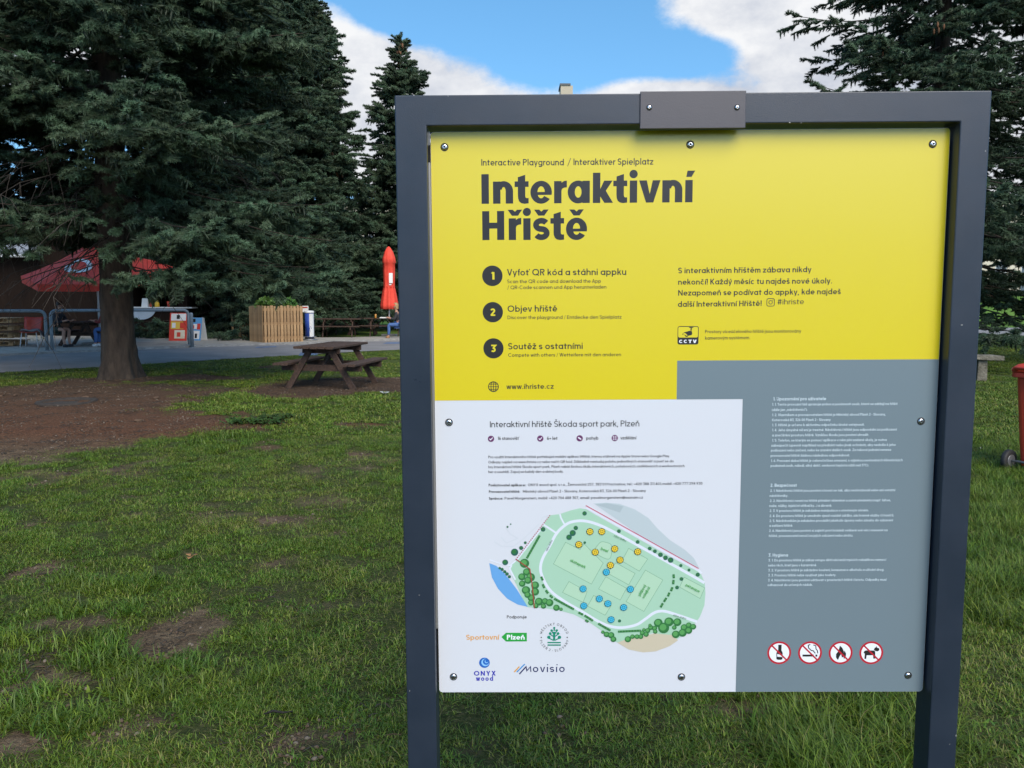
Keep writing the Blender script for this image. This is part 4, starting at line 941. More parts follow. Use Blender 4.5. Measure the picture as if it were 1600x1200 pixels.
for pl in ([(605, 325), (700, 373), (727, 335), (852, 462), (775, 600), (525, 468)], [(1020, 365), (1145, 435), (1090, 515), (975, 448)], [(935, 460), (1062, 530), (1020, 605), (880, 528)], [(870, 552), (1005, 628), (965, 705), (822, 632)],
           [(1130, 508), (1245, 573), (1120, 780), (1003, 715)], [(627, 583), (747, 650), (720, 720), (585, 655)], [(790, 675), (905, 740), (865, 805), (750, 745)], [(1385, 555), (1520, 625), (1490, 695), (1355, 620)]):
    zp(pl, 1); zl(pl, 2.2, 2, closed=True)
bo = smooth([(812, 350), (840, 323), (880, 328), (905, 345), (907, 400), (888, 436), (830, 415), (795, 385)]); m_.poly([Z(*p) for p in bo], 1); m_.ribbon([Z(*p) for p in bo], 2.2 * K, 2, True)
zl([(180, 290), (215, 330), (290, 300), (240, 270), (215, 235)], 1.5, 5); zl([(135, 320), (180, 350), (260, 352), (320, 310), (430, 205)], 1.5, 5); zl([(440, 190), (455, 160), (490, 150)], 1.5, 5)
zl([(738, 84), (1110, 292), (1480, 500)], 9, 12); zl([(738, 83), (1110, 290), (1480, 497)], 4.2, 11)
for k in range(26):
    t = k / 25; m_.disc(Z(500 - 220 * t, 150 + 286 * t), 4.2 * K, 11, 8)
def tree(x, y, r, k=0):
    m_.disc(Z(x, y), r * K, 8 if k == 0 else 9, 14); m_.disc(Z(x - r * .12, y - r * .12), r * .62 * K, 9 if k == 0 else 10, 10)
for x, y, r in ((223, 224, 7), (244, 206, 5), (457, 240, 16), (340, 328, 10), (313, 362, 14), (270, 390, 25), (208, 457, 20), (730, 135, 15), (672, 231, 15), (652, 264, 21), (628, 292, 19), (731, 327, 9), (956, 252, 13), (1079, 323, 13), (1158, 366, 13), (1192, 384, 13),
                (1229, 407, 16), (1262, 427, 16), (1296, 442, 19), (1363, 478, 11), (1417, 507, 10), (1474, 538, 14), (1367, 566, 13), (1338, 622, 13), (960, 842, 11), (172, 495, 9), (188, 503, 11), (205, 518, 11), (220, 533, 12), (236, 551, 11)): tree(x, y, r)
for x, y, r in ((335, 463, 32), (350, 520, 26), (318, 552, 25), (375, 555, 30), (320, 597, 22), (358, 575, 25), (405, 607, 27), (345, 640, 29), (405, 650, 27), (380, 690, 25), (355, 670, 22), (378, 722, 20), (430, 715, 28), (470, 712, 22), (500, 722, 26), (410, 742, 18), (545, 755, 22), (575, 765, 12), (460, 745, 18),
                (1215, 855, 30), (1285, 848, 32), (1340, 850, 28), (1250, 888, 38), (1385, 885, 24), (1415, 870, 20), (1445, 880, 20), (1330, 930, 27), (1375, 920, 28), (1415, 905, 24), (1320, 885, 16), (1190, 890, 18), (1165, 885, 18), (1145, 905, 18), (1135, 930, 18), (1110, 920, 17), (1100, 945, 17), (1075, 945, 17), (1045, 945, 16), (1015, 962, 22), (1195, 912, 15), (1120, 900, 12), (1160, 870, 11),
                (875, 930, 20), (905, 935, 22), (920, 962, 20), (850, 915, 12)): tree(x, y, r, 1)
hedges = [[(435, 280), (350, 430)], [(445, 550), (455, 575)], [(455, 600), (465, 625)], [(475, 640), (490, 660)], [(502, 672), (520, 690)], [(530, 695), (660, 765)], [(690, 785), (720, 800)], [(730, 805), (785, 840)], [(820, 858), (900, 905)], [(950, 912), (1100, 905)], [(735, 835), (755, 848)], [(1315, 535), (1317, 560)], [(1315, 572), (1313, 600)], [(1308, 620), (1298, 645)], [(1288, 655), (1278, 680)], [(1268, 690), (1252, 715)], [(1245, 725), (1230, 752)]]
for hg in hedges:
    zl(hg, 15, 9); (xa, ya), (xb, yb) = hg; L_ = math.hypot(xb - xa, yb - ya); n_ = max(1, int(L_ / 18))
    for k in range(n_): t = (k + .5) / n_; m_.disc(Z(xa + (xb - xa) * t, ya + (yb - ya) * t), 4 * K, 10, 8)
zl([(280, 436), (370, 500), (385, 600), (400, 755)], 6.5, 15)
for k in range(18):
    t = k / 17 * 3; s_ = min(2, int(t)); Q = [(280, 436), (370, 500), (385, 600), (400, 755)]; a_, b_ = Q[s_], Q[s_ + 1]; f_ = t - s_; m_.disc(Z(a_[0] + (b_[0] - a_[0]) * f_, a_[1] + (b_[1] - a_[1]) * f_), 4 * K, 11, 8)
def marker(x, y, mi):
    c = Z(x, y); m_.disc(c, 24 * K, 17 if mi == 14 else 18, 20)
    for k in range(8):
        a_ = R(22.5 + 45 * k); m_.disc((c[0] + 15.5 * K * math.cos(a_), c[1] + 15.5 * K * math.sin(a_)), 6.0 * K, mi, 8)
    star = []
    for k in range(8):
        a_ = R(45 * k + 12); r = (19 if k % 2 == 0 else 5) * K; star.append((c[0] + r * math.cos(a_), c[1] + r * math.sin(a_)))
    m_.poly(star, mi)
for x, y in ((765, 254), (843, 254), (692, 339), (800, 389), (928, 367), (1079, 386), (963, 440), (900, 475)): marker(x, y, 13)
for x, y in ((873, 520), (720, 630), (1031, 632), (827, 695), (883, 727), (725, 741), (987, 752), (904, 832)): marker(x, y, 14)
def ztext(s, x, y, ang, size, mi, w=.14):
    c = Z(x, y); W = line_width(s, w); ca, sa = math.cos(R(ang)), math.sin(R(ang)); k = size * K; m_.y -= .00001
    put(m_, s, lambda gx, gy: (c[0] + ((gx - W / 2) * ca - (gy - .35) * sa) * k, c[1] + ((gx - W / 2) * sa + (gy - .35) * ca) * k), w, mi)
ztext('skatepark', 686, 466, -27, 20, 16); ztext('bowl', 860, 375, -24, 20, 16); ztext('plážový', 1110, 640, 62, 20, 16); ztext('volejbal', 1136, 655, 62, 20, 16); ztext('pétanque', 1440, 626, -27, 19, 16)
ztext('inline dráha', 963, 298, -25, 14, 9, .1); ztext('inline dráha', 498, 345, 64, 13, 9, .1); ztext('inline dráha', 1355, 815, -17, 14, 9, .1)
m_.build('park_map', MM, panel)
for p in ((694.5, 229.8), (1078.5, 225.8), (1457.5, 225), (701.5, 660), (1439, 658.3), (708.6, 1057.5), (1064.8, 1057.8), (1419, 1055.3)): screw(*p, panel, -.0006)
print('board done', sum(len(o.data.polygons) for o in panel.children))
# ================================================================ spruces
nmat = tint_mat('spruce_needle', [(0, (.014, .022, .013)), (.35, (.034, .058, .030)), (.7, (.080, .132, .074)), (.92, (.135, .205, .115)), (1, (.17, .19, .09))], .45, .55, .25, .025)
bark = mat('spruce_bark', (.014, .010, .007), .95, (.058, .042, .030), 7, 1.0, 18, stretch=(1, 1, .28), detail=10)
twigm = mat('dead_twig', (.022, .017, .013), .95, (.055, .045, .036), 12)
def needle_shoot(v, f, t, p0, d, L, rr, nn, nl, nw, c0):
    """a bottle-brush shoot: a thin dark core with needle blades all round"""
    d = d.normalized(); u = d.orthogonal().normalized(); w = d.cross(u); k = len(v); r = nl * .30
    for q, rad in ((0, r), (.6, r * 1.0), (1.0, r * .15)):
        for j in range(4):
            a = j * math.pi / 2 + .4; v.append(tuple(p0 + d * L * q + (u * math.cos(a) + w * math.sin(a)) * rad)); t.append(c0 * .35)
    for s in (0, 4):
        for j in range(4): f.append((k + s + j, k + s + (j + 1) % 4, k + s + 4 + (j + 1) % 4, k + s + 4 + j))
    for i in range(nn):
        q = (i + rr.random()) / nn; a = i * 2.4 + rr.uniform(-.4, .4); o = u * math.cos(a) + w * math.sin(a); b = p0 + d * L * q
        fw = rr.uniform(.25, .9); e = b + (o + d * fw).normalized() * nl * rr.uniform(.75, 1.1) * (1 if q < .85 else .8); sd_ = d.cross(o) * nw / 2
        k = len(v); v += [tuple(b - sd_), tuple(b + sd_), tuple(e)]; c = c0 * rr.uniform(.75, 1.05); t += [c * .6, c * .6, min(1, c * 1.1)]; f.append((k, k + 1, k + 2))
def spray(name, seed, L=.50, n=6, nn=30, nl=.066, nw=.012, droop=.0, hang=0):
    rr = random.Random(seed); v, f, t = [], [], []; p = Vector((0, 0, 0)); path = []
    d = Vector((0, 1, .05))
    for i in range(n + 1):
        path.append((p.copy(), d.copy())); p = p + d.normalized() * L / n; d.z += -.05 * droop + (.03 if i > n * .6 else -.01); d.x += rr.uniform(-.08, .08)
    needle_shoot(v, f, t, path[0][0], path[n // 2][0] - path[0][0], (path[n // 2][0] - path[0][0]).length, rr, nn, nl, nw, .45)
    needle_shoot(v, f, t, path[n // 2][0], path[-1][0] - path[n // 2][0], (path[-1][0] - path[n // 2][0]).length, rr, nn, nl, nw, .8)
    for i in range(1, n):
        q = i / n; b, dd = path[i]
        for s in (-1, 1):
            if rr.random() < .12: continue
            l = L * .36 * (1 - q * .4) * rr.uniform(.7, 1.15)
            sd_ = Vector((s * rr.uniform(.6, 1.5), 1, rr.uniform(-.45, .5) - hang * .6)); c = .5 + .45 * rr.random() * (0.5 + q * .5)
            needle_shoot(v, f, t, b, sd_, l, rr, nn, nl, nw, c)
            if l > .14 and rr.random() < .8:
                m_ = b + sd_.normalized() * l * .45; needle_shoot(v, f, t, m_, Vector((s * rr.uniform(-.3, .8), 1, rr.uniform(-.1, .7))), l * .6, rr, nn - 4, nl, nw, c + .08)
        if hang and rr.random() < .8: needle_shoot(v, f, t, b, Vector((rr.uniform(-.25, .25), .25, -1)), L * .32 * rr.uniform(.5, 1.1), rr, nn, nl, nw, .45)
    return tinted(name, v, f, t, nmat)
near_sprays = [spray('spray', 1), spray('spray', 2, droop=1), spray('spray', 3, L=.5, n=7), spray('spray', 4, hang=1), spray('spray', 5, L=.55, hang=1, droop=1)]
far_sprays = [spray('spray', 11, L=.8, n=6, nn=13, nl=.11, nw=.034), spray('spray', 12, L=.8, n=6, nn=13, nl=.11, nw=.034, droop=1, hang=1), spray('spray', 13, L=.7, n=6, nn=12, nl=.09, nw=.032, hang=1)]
conebm = mat('hanging_cone', (.13, .055, .022), .8, (.20, .10, .05), 30)
def hanging(L_, r_, nm):
    mb = MB()
    for k, (dx, dy) in enumerate(((0, 0), (.12, .05), (-.07, .1), (.03, -.1))): mb.lathe([(r_ * .3, -L_), (r_, -L_ * .75), (r_, -L_ * .3), (r_ * .3, 0)], 6, (dx, dy, -.05 * k))
    return bpy.data.objects.new(nm, mb.mesh(nm, conebm))
near_sprays.append(hanging(.13, .022, 'hanging_cone')); far_sprays.append(hanging(.20, .045, 'hanging_cone'))
ng_near, ng_far = inst_group('needles_near', near_sprays), inst_group('needles_far', far_sprays)
print('spray polys', [len(o.data.polygons) for o in near_sprays + far_sprays])

def spruce(label, x, y, H, Rr, z0=1.5, seed=1, near=True, trunk_r=.32, shape=.75, dens=1.0, whorl=.42, bare_in=.3, lean=(0, 0), low_droop=.35, dead=0, skip=None, group=None, minz=.35, minf=None, top_taper=1.0, z_full=0):
    rr = random.Random(seed); root = empty('spruce_tree', (x, y, 0), 0, label, 'tree', group)
    LX = lambda z: lean[0] * (z / H) ** 1.3; LY = lambda z: lean[1] * (z / H) ** 1.3
    n = 16; pts = []; rads = []
    for i in range(n + 1):
        z = H * (i / n); pts.append((LX(z), LY(z), z - .1)); r = trunk_r * (1 - z / H) ** .85 + .015; rads.append(r)
    zs = [-.15, .0, .12, .3, .6, 1.1]; fl = [1.62, 1.42, 1.26, 1.14, 1.05, 1.0]
    pts = [(LX(max(z, 0)), LY(max(z, 0)), z) for z in zs] + pts[2:]; rads = [trunk_r * k for k in fl] + rads[2:]
    mb = MB(); prof = []; nn = 60 if near else 16; dz = .05 if near else .5
    z_ = -.15
    while z_ < H:
        k = max(i_ for i_ in range(len(pts)) if pts[i_][2] <= z_ + 1e-6); k = min(k, len(pts) - 2); t_ = (z_ - pts[k][2]) / (pts[k + 1][2] - pts[k][2])
        prof.append((rads[k] + (rads[k + 1] - rads[k]) * t_, z_, pts[k][0] + (pts[k + 1][0] - pts[k][0]) * t_, pts[k][1] + (pts[k + 1][1] - pts[k][1]) * t_)); z_ += dz if z_ < 6 else .6
    for i, (r, z, cx_, cy_) in enumerate(prof):
        for j in range(nn):
            a = 2 * math.pi * j / nn; fl_ = 1 + (.16 * math.sin(a * 5 + seed) + .08 * math.sin(a * 9 + 2)) * max(0, 1 - max(z, 0) / .8) + .03 * math.sin(a * 7 + z * 2)
            if near and z < 7:
                q_ = Vector((math.cos(a) * 7, math.sin(a) * 7, z * 2.6 + seed)); fl_ += .10 * (abs(noise.noise(q_)) - .2) + .07 * abs(noise.noise(q_ * 2.3))
            mb.v.append((cx_ + r * fl_ * math.cos(a), cy_ + r * fl_ * math.sin(a), z))
    for i in range(len(prof) - 1):
        for j in range(nn): a, b = i * nn + j, i * nn + (j + 1) % nn; mb.f.append((a, b, b + nn, a + nn)); mb.m.append(0); mb.sm.append(True)
    mb.build('trunk', bark, root)
    lim = MB(); P_ = []; z = z0
    srcn = 5 if near else 3; step = (.20 if near else .36) / dens
    while z < H - .25:
        q = (z - z0) / (H - z0); Lm = Rr * ((1 - q) ** shape) * (1 if z > z_full else .8 + .2 * z / max(.1, z_full))
        for b in range(rr.randint(4, 6) if q < .9 else 4):
            az = rr.uniform(0, 6.283); L = max(.25, Lm * rr.uniform(.72, 1.12)); up = -.22 - low_droop * (1 - q) * .6 + .9 * max(0, q - .55) + rr.uniform(-.1, .1)
            ca, sa = math.cos(az), math.sin(az); zz = z + rr.uniform(-.15, .15)
            if skip and skip(x, y, ca, sa, L, zz): continue
            path = []; px, pz = 0.0, zz; ns = 6; sl = up; mz = minf(ca, sa) if minf else minz
            for s in range(ns + 1):
                path.append(Vector((LX(zz) + ca * px, LY(zz) + sa * px, pz))); dx = L / ns; px += dx; pz = max(min(mz + .1 * math.sin(az * 7), zz), pz + dx * sl); sl += .10 + .03 * q + rr.uniform(-.03, .03)
            lim.tube(path, [max(.008, .035 * (L / 4) * (1 - .85 * s / ns)) for s in range(ns + 1)], 4, cap=False)
            d = L * (bare_in if zz < 3.6 else .10) * rr.uniform(.6, 1.3)
            while d < L:
                t = d / L * ns; i = min(ns - 1, int(t)); p = path[i].lerp(path[i + 1], t - i); tl = d / L
                side = 1 - tl * .8
                for s in (-1, 1, 0):
                    if s == 0 and rr.random() < .45: continue
                    ang = az + s * rr.uniform(.45, 1.15) * (1 if s else 0) + rr.uniform(-.2, .2); off = rr.random() * side * (L * .30) if s else 0
                    pp = p + Vector((math.cos(az + s * 1.2), math.sin(az + s * 1.2), -.12 * off)) * off * (1 if s else 0)
                    pp.z = max(mz - .25, pp.z - off * .22 - (rr.random() * .25 if near else rr.random() * .4) * (1 - q))
                    sc = rr.uniform(.75, 1.2) * (1 if q < .85 else .6)
                    tilt = rr.uniform(-.5, .18) if q < .9 else rr.uniform(.1, .7)
                    P_.append((tuple(pp), (tilt, rr.uniform(-.5, .5), ang - math.pi / 2), sc, rr.randrange(srcn)))
                d += step * rr.uniform(.7, 1.3)
            if q > .35 and rr.random() < .10 + q * .35: P_.append((tuple(path[-2] - Vector((0, 0, .08))), (0, 0, rr.uniform(0, 6)), rr.uniform(.8, 1.2), srcn))
            P_.append((tuple(path[-1]), (.15, 0, az - math.pi / 2), 1.0 if q < .85 else .55, 0))
        z += whorl * (1 - .45 * q) * rr.uniform(.7, 1.3)
    for k in range(5): P_.append(((LX(H), LY(H), H - .25 - k * .28), (1.25 - k * .2, 0, k * 2.1), .55 + .1 * k, 0))
    lo = lim.build('limb', bark, root); lo['kind'] = 'stuff'
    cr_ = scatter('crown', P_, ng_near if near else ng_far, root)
    if dead:
        mb = MB()
        for k in range(dead):
            az = rr.uniform(0, 6.28); zz = rr.uniform(z0 - .6, z0 + 2.4); p = Vector((0, 0, zz)); L = rr.uniform(1.0, 3.2); d = Vector((math.cos(az), math.sin(az), rr.uniform(-.25, .05))); path = [p]
            for s in range(6): d = (d + Vector((rr.uniform(-.2, .2), rr.uniform(-.2, .2), rr.uniform(-.22, .08)))).normalized(); p = p + d * L / 6; path.append(p.copy())
            mb.tube(path, [.016 * (1 - .12 * s) for s in range(7)], 4, cap=False)
            for s in range(2, 7):
                for e in range(2):
                    d2 = (d + Vector((rr.uniform(-1, 1), rr.uniform(-1, 1), rr.uniform(-.7, .3)))).normalized(); l2 = rr.uniform(.25, .8); a = path[s]; m1 = a + d2 * l2 * .5 + Vector((0, 0, rr.uniform(-.06, .06)))
                    mb.tube([a, m1, a + d2 * l2 + Vector((0, 0, -.08))], [.007, .005, .003], 3, cap=False)
        do = mb.build('dead_twigs', twigm, root); do['kind'] = 'stuff'
    print(label[:40], 'instances', len(P_), 'limb faces', len(lim.f)); return root
tA = at(188, 590)
def skipA(x, y, ca, sa, L, z):      # keeps the window on to the cafe that the photo shows under the crown
    return z < 3.15 and ca < .2
A = spruce('big near blue spruce with thick flared trunk standing in brown needle litter', tA.x, tA.y, 23, 4.15, 2.7, 5, True, .285, .62, 1.15, .38, .30, low_droop=.45, dead=60, skip=skipA, minf=lambda ca, sa: 2.0 if ca > .45 else (2.5 if sa < -.6 else (3.05 if ca < .1 else 2.7)))
p = at(-170, 590)
spruce('blue spruce at the left picture edge, its branches reaching over the cafe', p.x - .4, p.y + 2.0, 22, 4.8, 3.6, 8, True, .3, .62, .9, .42, .30, low_droop=.3, dead=14, minz=3.6)
p = at_d(372, 480, 33.5)
spruce('broad spruce behind the wooden planter, skirt touching the terrace', p.x, p.y, 25, 4.4, 1.2, 9, False, .3, .6, 1.15, .36, .15, low_droop=.5, minz=.25)
p = at_d(482, 480, 38)
spruce('tall spruce rising behind the wooden slatted planter, its bent tip showing at the top edge', p.x, p.y, 16.3, 3.8, 1.9, 12, False, .26, .95, 1.15, .36, .15, low_droop=.4, minz=.6, lean=(.5, 0))
p = at_d(440, 480, 25.5 + 7)
spruce('dense spruce standing between the big near spruce and the planter', p.x - 1.3, p.y + 4, 17.4, 3.9, 1.9, 13, False, .28, .6, 1.1, .38, .15, low_droop=.4, minz=1.3)
p = at_d(630, 480, 42)
spruce('slender spruce with a brown knobbly tip beside the board frame, left of it', p.x, p.y, 15.1, 3.6, 1.5, 16, False, .22, .90, 1.0, .42, .12, low_droop=.35, minz=1.0)
p = at_d(1448, 470, 22.5)
spruce('large spruce behind the right post of the board, boughs hanging to the lawn', p.x, p.y, 21, 5.1, 2.0, 23, True, .26, .55, .85, .46, .22, low_droop=.45, minz=.85)
p = at_d(1640, 470, 27)
spruce('spruce at the right picture edge behind the red wheeled bin', p.x, p.y, 17, 3.4, 3.8, 27, True, .24, .6, .7, .45, .2, low_droop=.25, minz=3.3)
# ================================================================ timber picnic tables
wood_dark = mat('weathered_dark_timber', (.028, .015, .010), .8, (.075, .041, .026), 6, .5, 30, stretch=(6, 1, 6), detail=8)
wood_fresh = mat('pale_pine', (.33, .19, .085), .75, (.50, .31, .15), 4, .4, 30, stretch=(1, 1, .2), detail=7, rnd=.16)
bolt_m = mat('galvanised', (.25, .26, .27), .5, metal=.7)
def board_mesh(L, w, t, m):
    mb = MB(); b = min(.006, t * .2); y0, y1 = -L / 2, L / 2
    s = [(-w / 2 + b, -t / 2), (w / 2 - b, -t / 2), (w / 2, -t / 2 + b), (w / 2, t / 2 - b), (w / 2 - b, t / 2), (-w / 2 + b, t / 2), (-w / 2, t / 2 - b), (-w / 2, -t / 2 + b)]
    mb.v = [(x, y0, z) for x, z in s] + [(x, y1, z) for x, z in s]; mb.f = [(i, (i + 1) % 8, 8 + (i + 1) % 8, 8 + i) for i in range(8)][::1] + [tuple(range(8))[::-1], tuple(range(8, 16))]
    mb.m = [0] * 10; mb.sm = [False] * 10; return mb.mesh('board', m)
def piece(name, me, parent, loc, rot=(0, 0, 0)):
    o = bpy.data.objects.new(name, me); o.location = loc; o.rotation_euler = rot; o.parent = parent; col.objects.link(o); return o
def picnic_table(loc, rz, label, L=1.75, W=.72, m=wood_dark, group=None, width=1.46):
    r = empty('picnic_table', loc, rz, label, 'picnic table', group)
    n = 5; pw = W / n - .012; tb = board_mesh(L, pw, .042, m); sb = board_mesh(L, .13, .042, m)
    for i in range(n): piece('table_plank', tb, r, ((i - (n - 1) / 2) * W / n, 0, .735 + (i % 2) * .002), (0, 0, (i % 3 - 1) * .003))
    for s in (-1, 1):
        for k in (0, 1): piece('seat_plank', sb, r, (s * (width / 2 - .075 - k * .142), 0, .445))
    for e in (-1, 1):
        y = e * (L / 2 - .30)
        for s in (-1, 1):
            mb = MB(); mb.bar((s * .17, y, .712), (s * .60, y, 0), .10, .045, up=(0, 1, 0)); mb.build('leg', m, r)
        mb = MB(); mb.box(-width / 2 + .02, width / 2 - .02, y - e * .048 - .022, y - e * .048 + .022, .315, .422); mb.build('seat_beam', m, r)
        mb = MB(); mb.box(-W / 2 + .02, W / 2 - .02, y - e * .048 - .022, y - e * .048 + .022, .62, .712); mb.build('top_beam', m, r)
        mb = MB(); mb.bar((0, y - e * .07, .34), (0, e * .12, .70), .07, .04, up=(1, 0, 0)); mb.build('brace', m, r)
    return r
p = at(521, 602.5); picnic_table((p.x, p.y, 0), R(-9), 'dark brown timber picnic table standing alone on worn earth left of the board', 1.75, .72, width=1.5)
far_tables = [(498, 523, 82, 'long dark picnic table right behind the blue and white round bin'), (535, 521, 12, 'dark picnic table seen end-on between the bin and the folded red parasol'),
              (567, 522, 8, 'dark picnic table seen end-on left of the folded red parasol'), (530, 527, 95, 'low dark picnic table nearest the road edge, in front of the row of tables'), (603, 525.5, 92, 'dark picnic table where the blond person sits under the folded red parasol')]
for (px, py, a, lb) in far_tables:
    p = at(px, py, .03); picnic_table((p.x, p.y, .04 if py > 522 else .02), R(a), lb, group='picnic tables beyond the road')

# ================================================================ parasols
redf = mat('red_canvas', (.66, .045, .022), .75, (.74, .07, .04), 5, .15, 60); whitef = mat('white_print_cloth', (.75, .74, .72), .8); pole_m = mat('white_pole', (.62, .62, .62), .4)
p = at(157, 541); par = empty('open_parasol', (p.x, p.y, .05), 0, 'open red parasol over the cafe seats, half hidden behind spruce twigs', 'parasol')
mb = MB(); mb.tube([(0, 0, 0), (0, 0, 3.55)], .032, 12); mb.build('pole', pole_m, par)
mb = MB(); mb.box(-.4, .4, -.4, .4, 0, .08); mb.build('base', kerbm, par, .01)
Nn = 8; RR = 2.2
def rim(a, r=RR): return (r * math.cos(a), r * math.sin(a), 2.35 + (RR - r) * .46)
mb = MB()
for k in range(Nn):
    a0, a1 = R(22.5) + k * math.tau / Nn, R(22.5) + (k + 1) * math.tau / Nn
    for j in range(4):
        ra, rb = RR * (4 - j) / 4, RR * (3 - j) / 4 + (.02 if j == 3 else 0); sg = lambda r: -.10 * math.sin(math.pi * r / RR)
        am = (a0 + a1) / 2; pts = lambda r: [Vector(rim(a0, r)) + Vector((0, 0, sg(r))), Vector((*[c * math.cos(math.pi / Nn) * 1.0 for c in rim(am, r)[:2]], rim(am, r)[2] + sg(r) - .05 * r / RR)), Vector(rim(a1, r)) + Vector((0, 0, sg(r)))]
        A_, B_ = pts(ra), pts(rb); mb.quad([A_[0], A_[1], B_[1], B_[0]], 0); mb.quad([A_[1], A_[2], B_[2], B_[1]], 0)
    o0, o1 = Vector(rim(a0)), Vector(rim(a1)); mb.quad([o0, o1, o1 - Vector((0, 0, .22)), o0 - Vector((0, 0, .22))], 0)
cn = mb.build('canopy', redf, par)
sol = cn.modifiers.new('thickness', 'SOLIDIFY'); sol.thickness = .006
mb = MB(); am = R(-90); 
def cone_pt(a, r): v = Vector(rim(a, r)); v.z += -.10 * math.sin(math.pi * r / RR) + .012; s_ = math.cos(math.pi / Nn) / math.cos(((a - R(22.5)) % (math.tau / Nn)) - math.pi / Nn); return Vector((v.x * s_, v.y * s_, v.z - .05 * r / RR + .03))
for rad, mi in ((.34, 0), (.2, 1)):
    mb.quad([cone_pt(R(-90) + rad * 1.25 * math.cos(t * math.tau / 20) / 1.2, 1.2 + rad * math.sin(t * math.tau / 20)) + Vector((0, -.004 * mi, .012 * mi)) for t in range(20)], mi)
mb.build('round_emblem', [whitef, redf], par)
for k in range(Nn):
    a = R(22.5) + k * math.tau / Nn; mb = MB(); v = Vector(rim(a)); mb.bar((0, 0, 3.25), v - Vector((0, 0, .14)), .02, .015); mb.build('rib', pole_m, par)

TILT = Matrix.Translation((0, 0, 3.0)) @ Matrix.Rotation(R(13), 4, 'X') @ Matrix.Translation((0, 0, -3.0))
for o_ in par.children:
    if o_.name.split('.')[0] in ('canopy', 'round_emblem', 'rib'): o_.matrix_basis = TILT
p = at(608.5, 526.5); par2 = empty('folded_parasol', (p.x, p.y, .05), 0, 'tall folded red parasol with white lettering beside the left edge of the board', 'parasol')
mb = MB(); mb.tube([(0, 0, 0), (0, 0, 3.7)], .035, 12); mb.build('pole', pole_m, par2)
mb = MB(); mb.box(-.3, .3, -.3, .3, 0, .07); mb.build('base', kerbm, par2, .01)
prof = [(.34, 1.12), (.335, 1.3), (.29, 1.6), (.24, 1.9), (.21, 2.05), (.225, 2.3), (.235, 2.7), (.24, 3.02), (.275, 3.06), (.25, 3.25), (.17, 3.5), (.08, 3.66), (.02, 3.72)]
mb = MB(); mb.lathe(prof, 32, rf=lambda a, i: 1 + (.14 if i < 5 else .07) * math.sin(a * 8 + i * .1) + .05 * math.sin(a * 3 + 1)); mb.build('folded_canopy', redf, par2)
mb = MB(); mb.lathe([(.21, 0), (.218, .02), (.218, .06), (.21, .08)], 16, (0, 0, 2.02)); mb.build('tie_strap', redf, par2)
mb = MB()   # wrapped white mark
for z0_, z1_, w_ in ((2.2, 2.62, .5), (2.02 + .1, 2.16, .3)):
    for k in range(5):
        a = R(-80) + k * w_ / 4; b = a + w_ / 4; mb.quad([(.262 * math.cos(a), .262 * math.sin(a), z0_), (.262 * math.cos(b), .262 * math.sin(b), z0_), (.262 * math.cos(b), .262 * math.sin(b), z1_), (.262 * math.cos(a), .262 * math.sin(a), z1_)])
mb.build('white_mark', whitef, par2)

# ================================================================ people
def skin_mesh(name, chain_list, m, parent, lvl=1):
    """chain_list: list of chains of (x, y, z, r); chains share joints by equal coordinates"""
    vs, es, rs, idx = [], [], [], {}
    for ch in chain_list:
        prev = None
        for (x, y, z, r) in ch:
            k = (round(x, 3), round(y, 3), round(z, 3))
            if k not in idx: idx[k] = len(vs); vs.append((x, y, z)); rs.append(r)
            if prev is not None and prev != idx[k]: es.append((prev, idx[k]))
            prev = idx[k]
    me = bpy.data.meshes.new(name); me.from_pydata(vs, es, []); me.materials.append(m)
    o = bpy.data.objects.new(name, me); col.objects.link(o); o.parent = parent
    md = o.modifiers.new('skin', 'SKIN'); md.use_smooth_shade = True
    if not me.skin_vertices: 
        bm = bmesh.new(); bm.from_mesh(me); bm.verts.layers.skin.verify(); bm.to_mesh(me); bm.free()
    for i, sv in enumerate(me.skin_vertices[0].data): sv.radius = (rs[i], rs[i] * .95); sv.use_root = (i == 0)
    ss = o.modifiers.new('sub', 'SUBSURF'); ss.levels = lvl; ss.render_levels = lvl; return o
skin_m = mat('skin', (.42, .22, .15), .55)
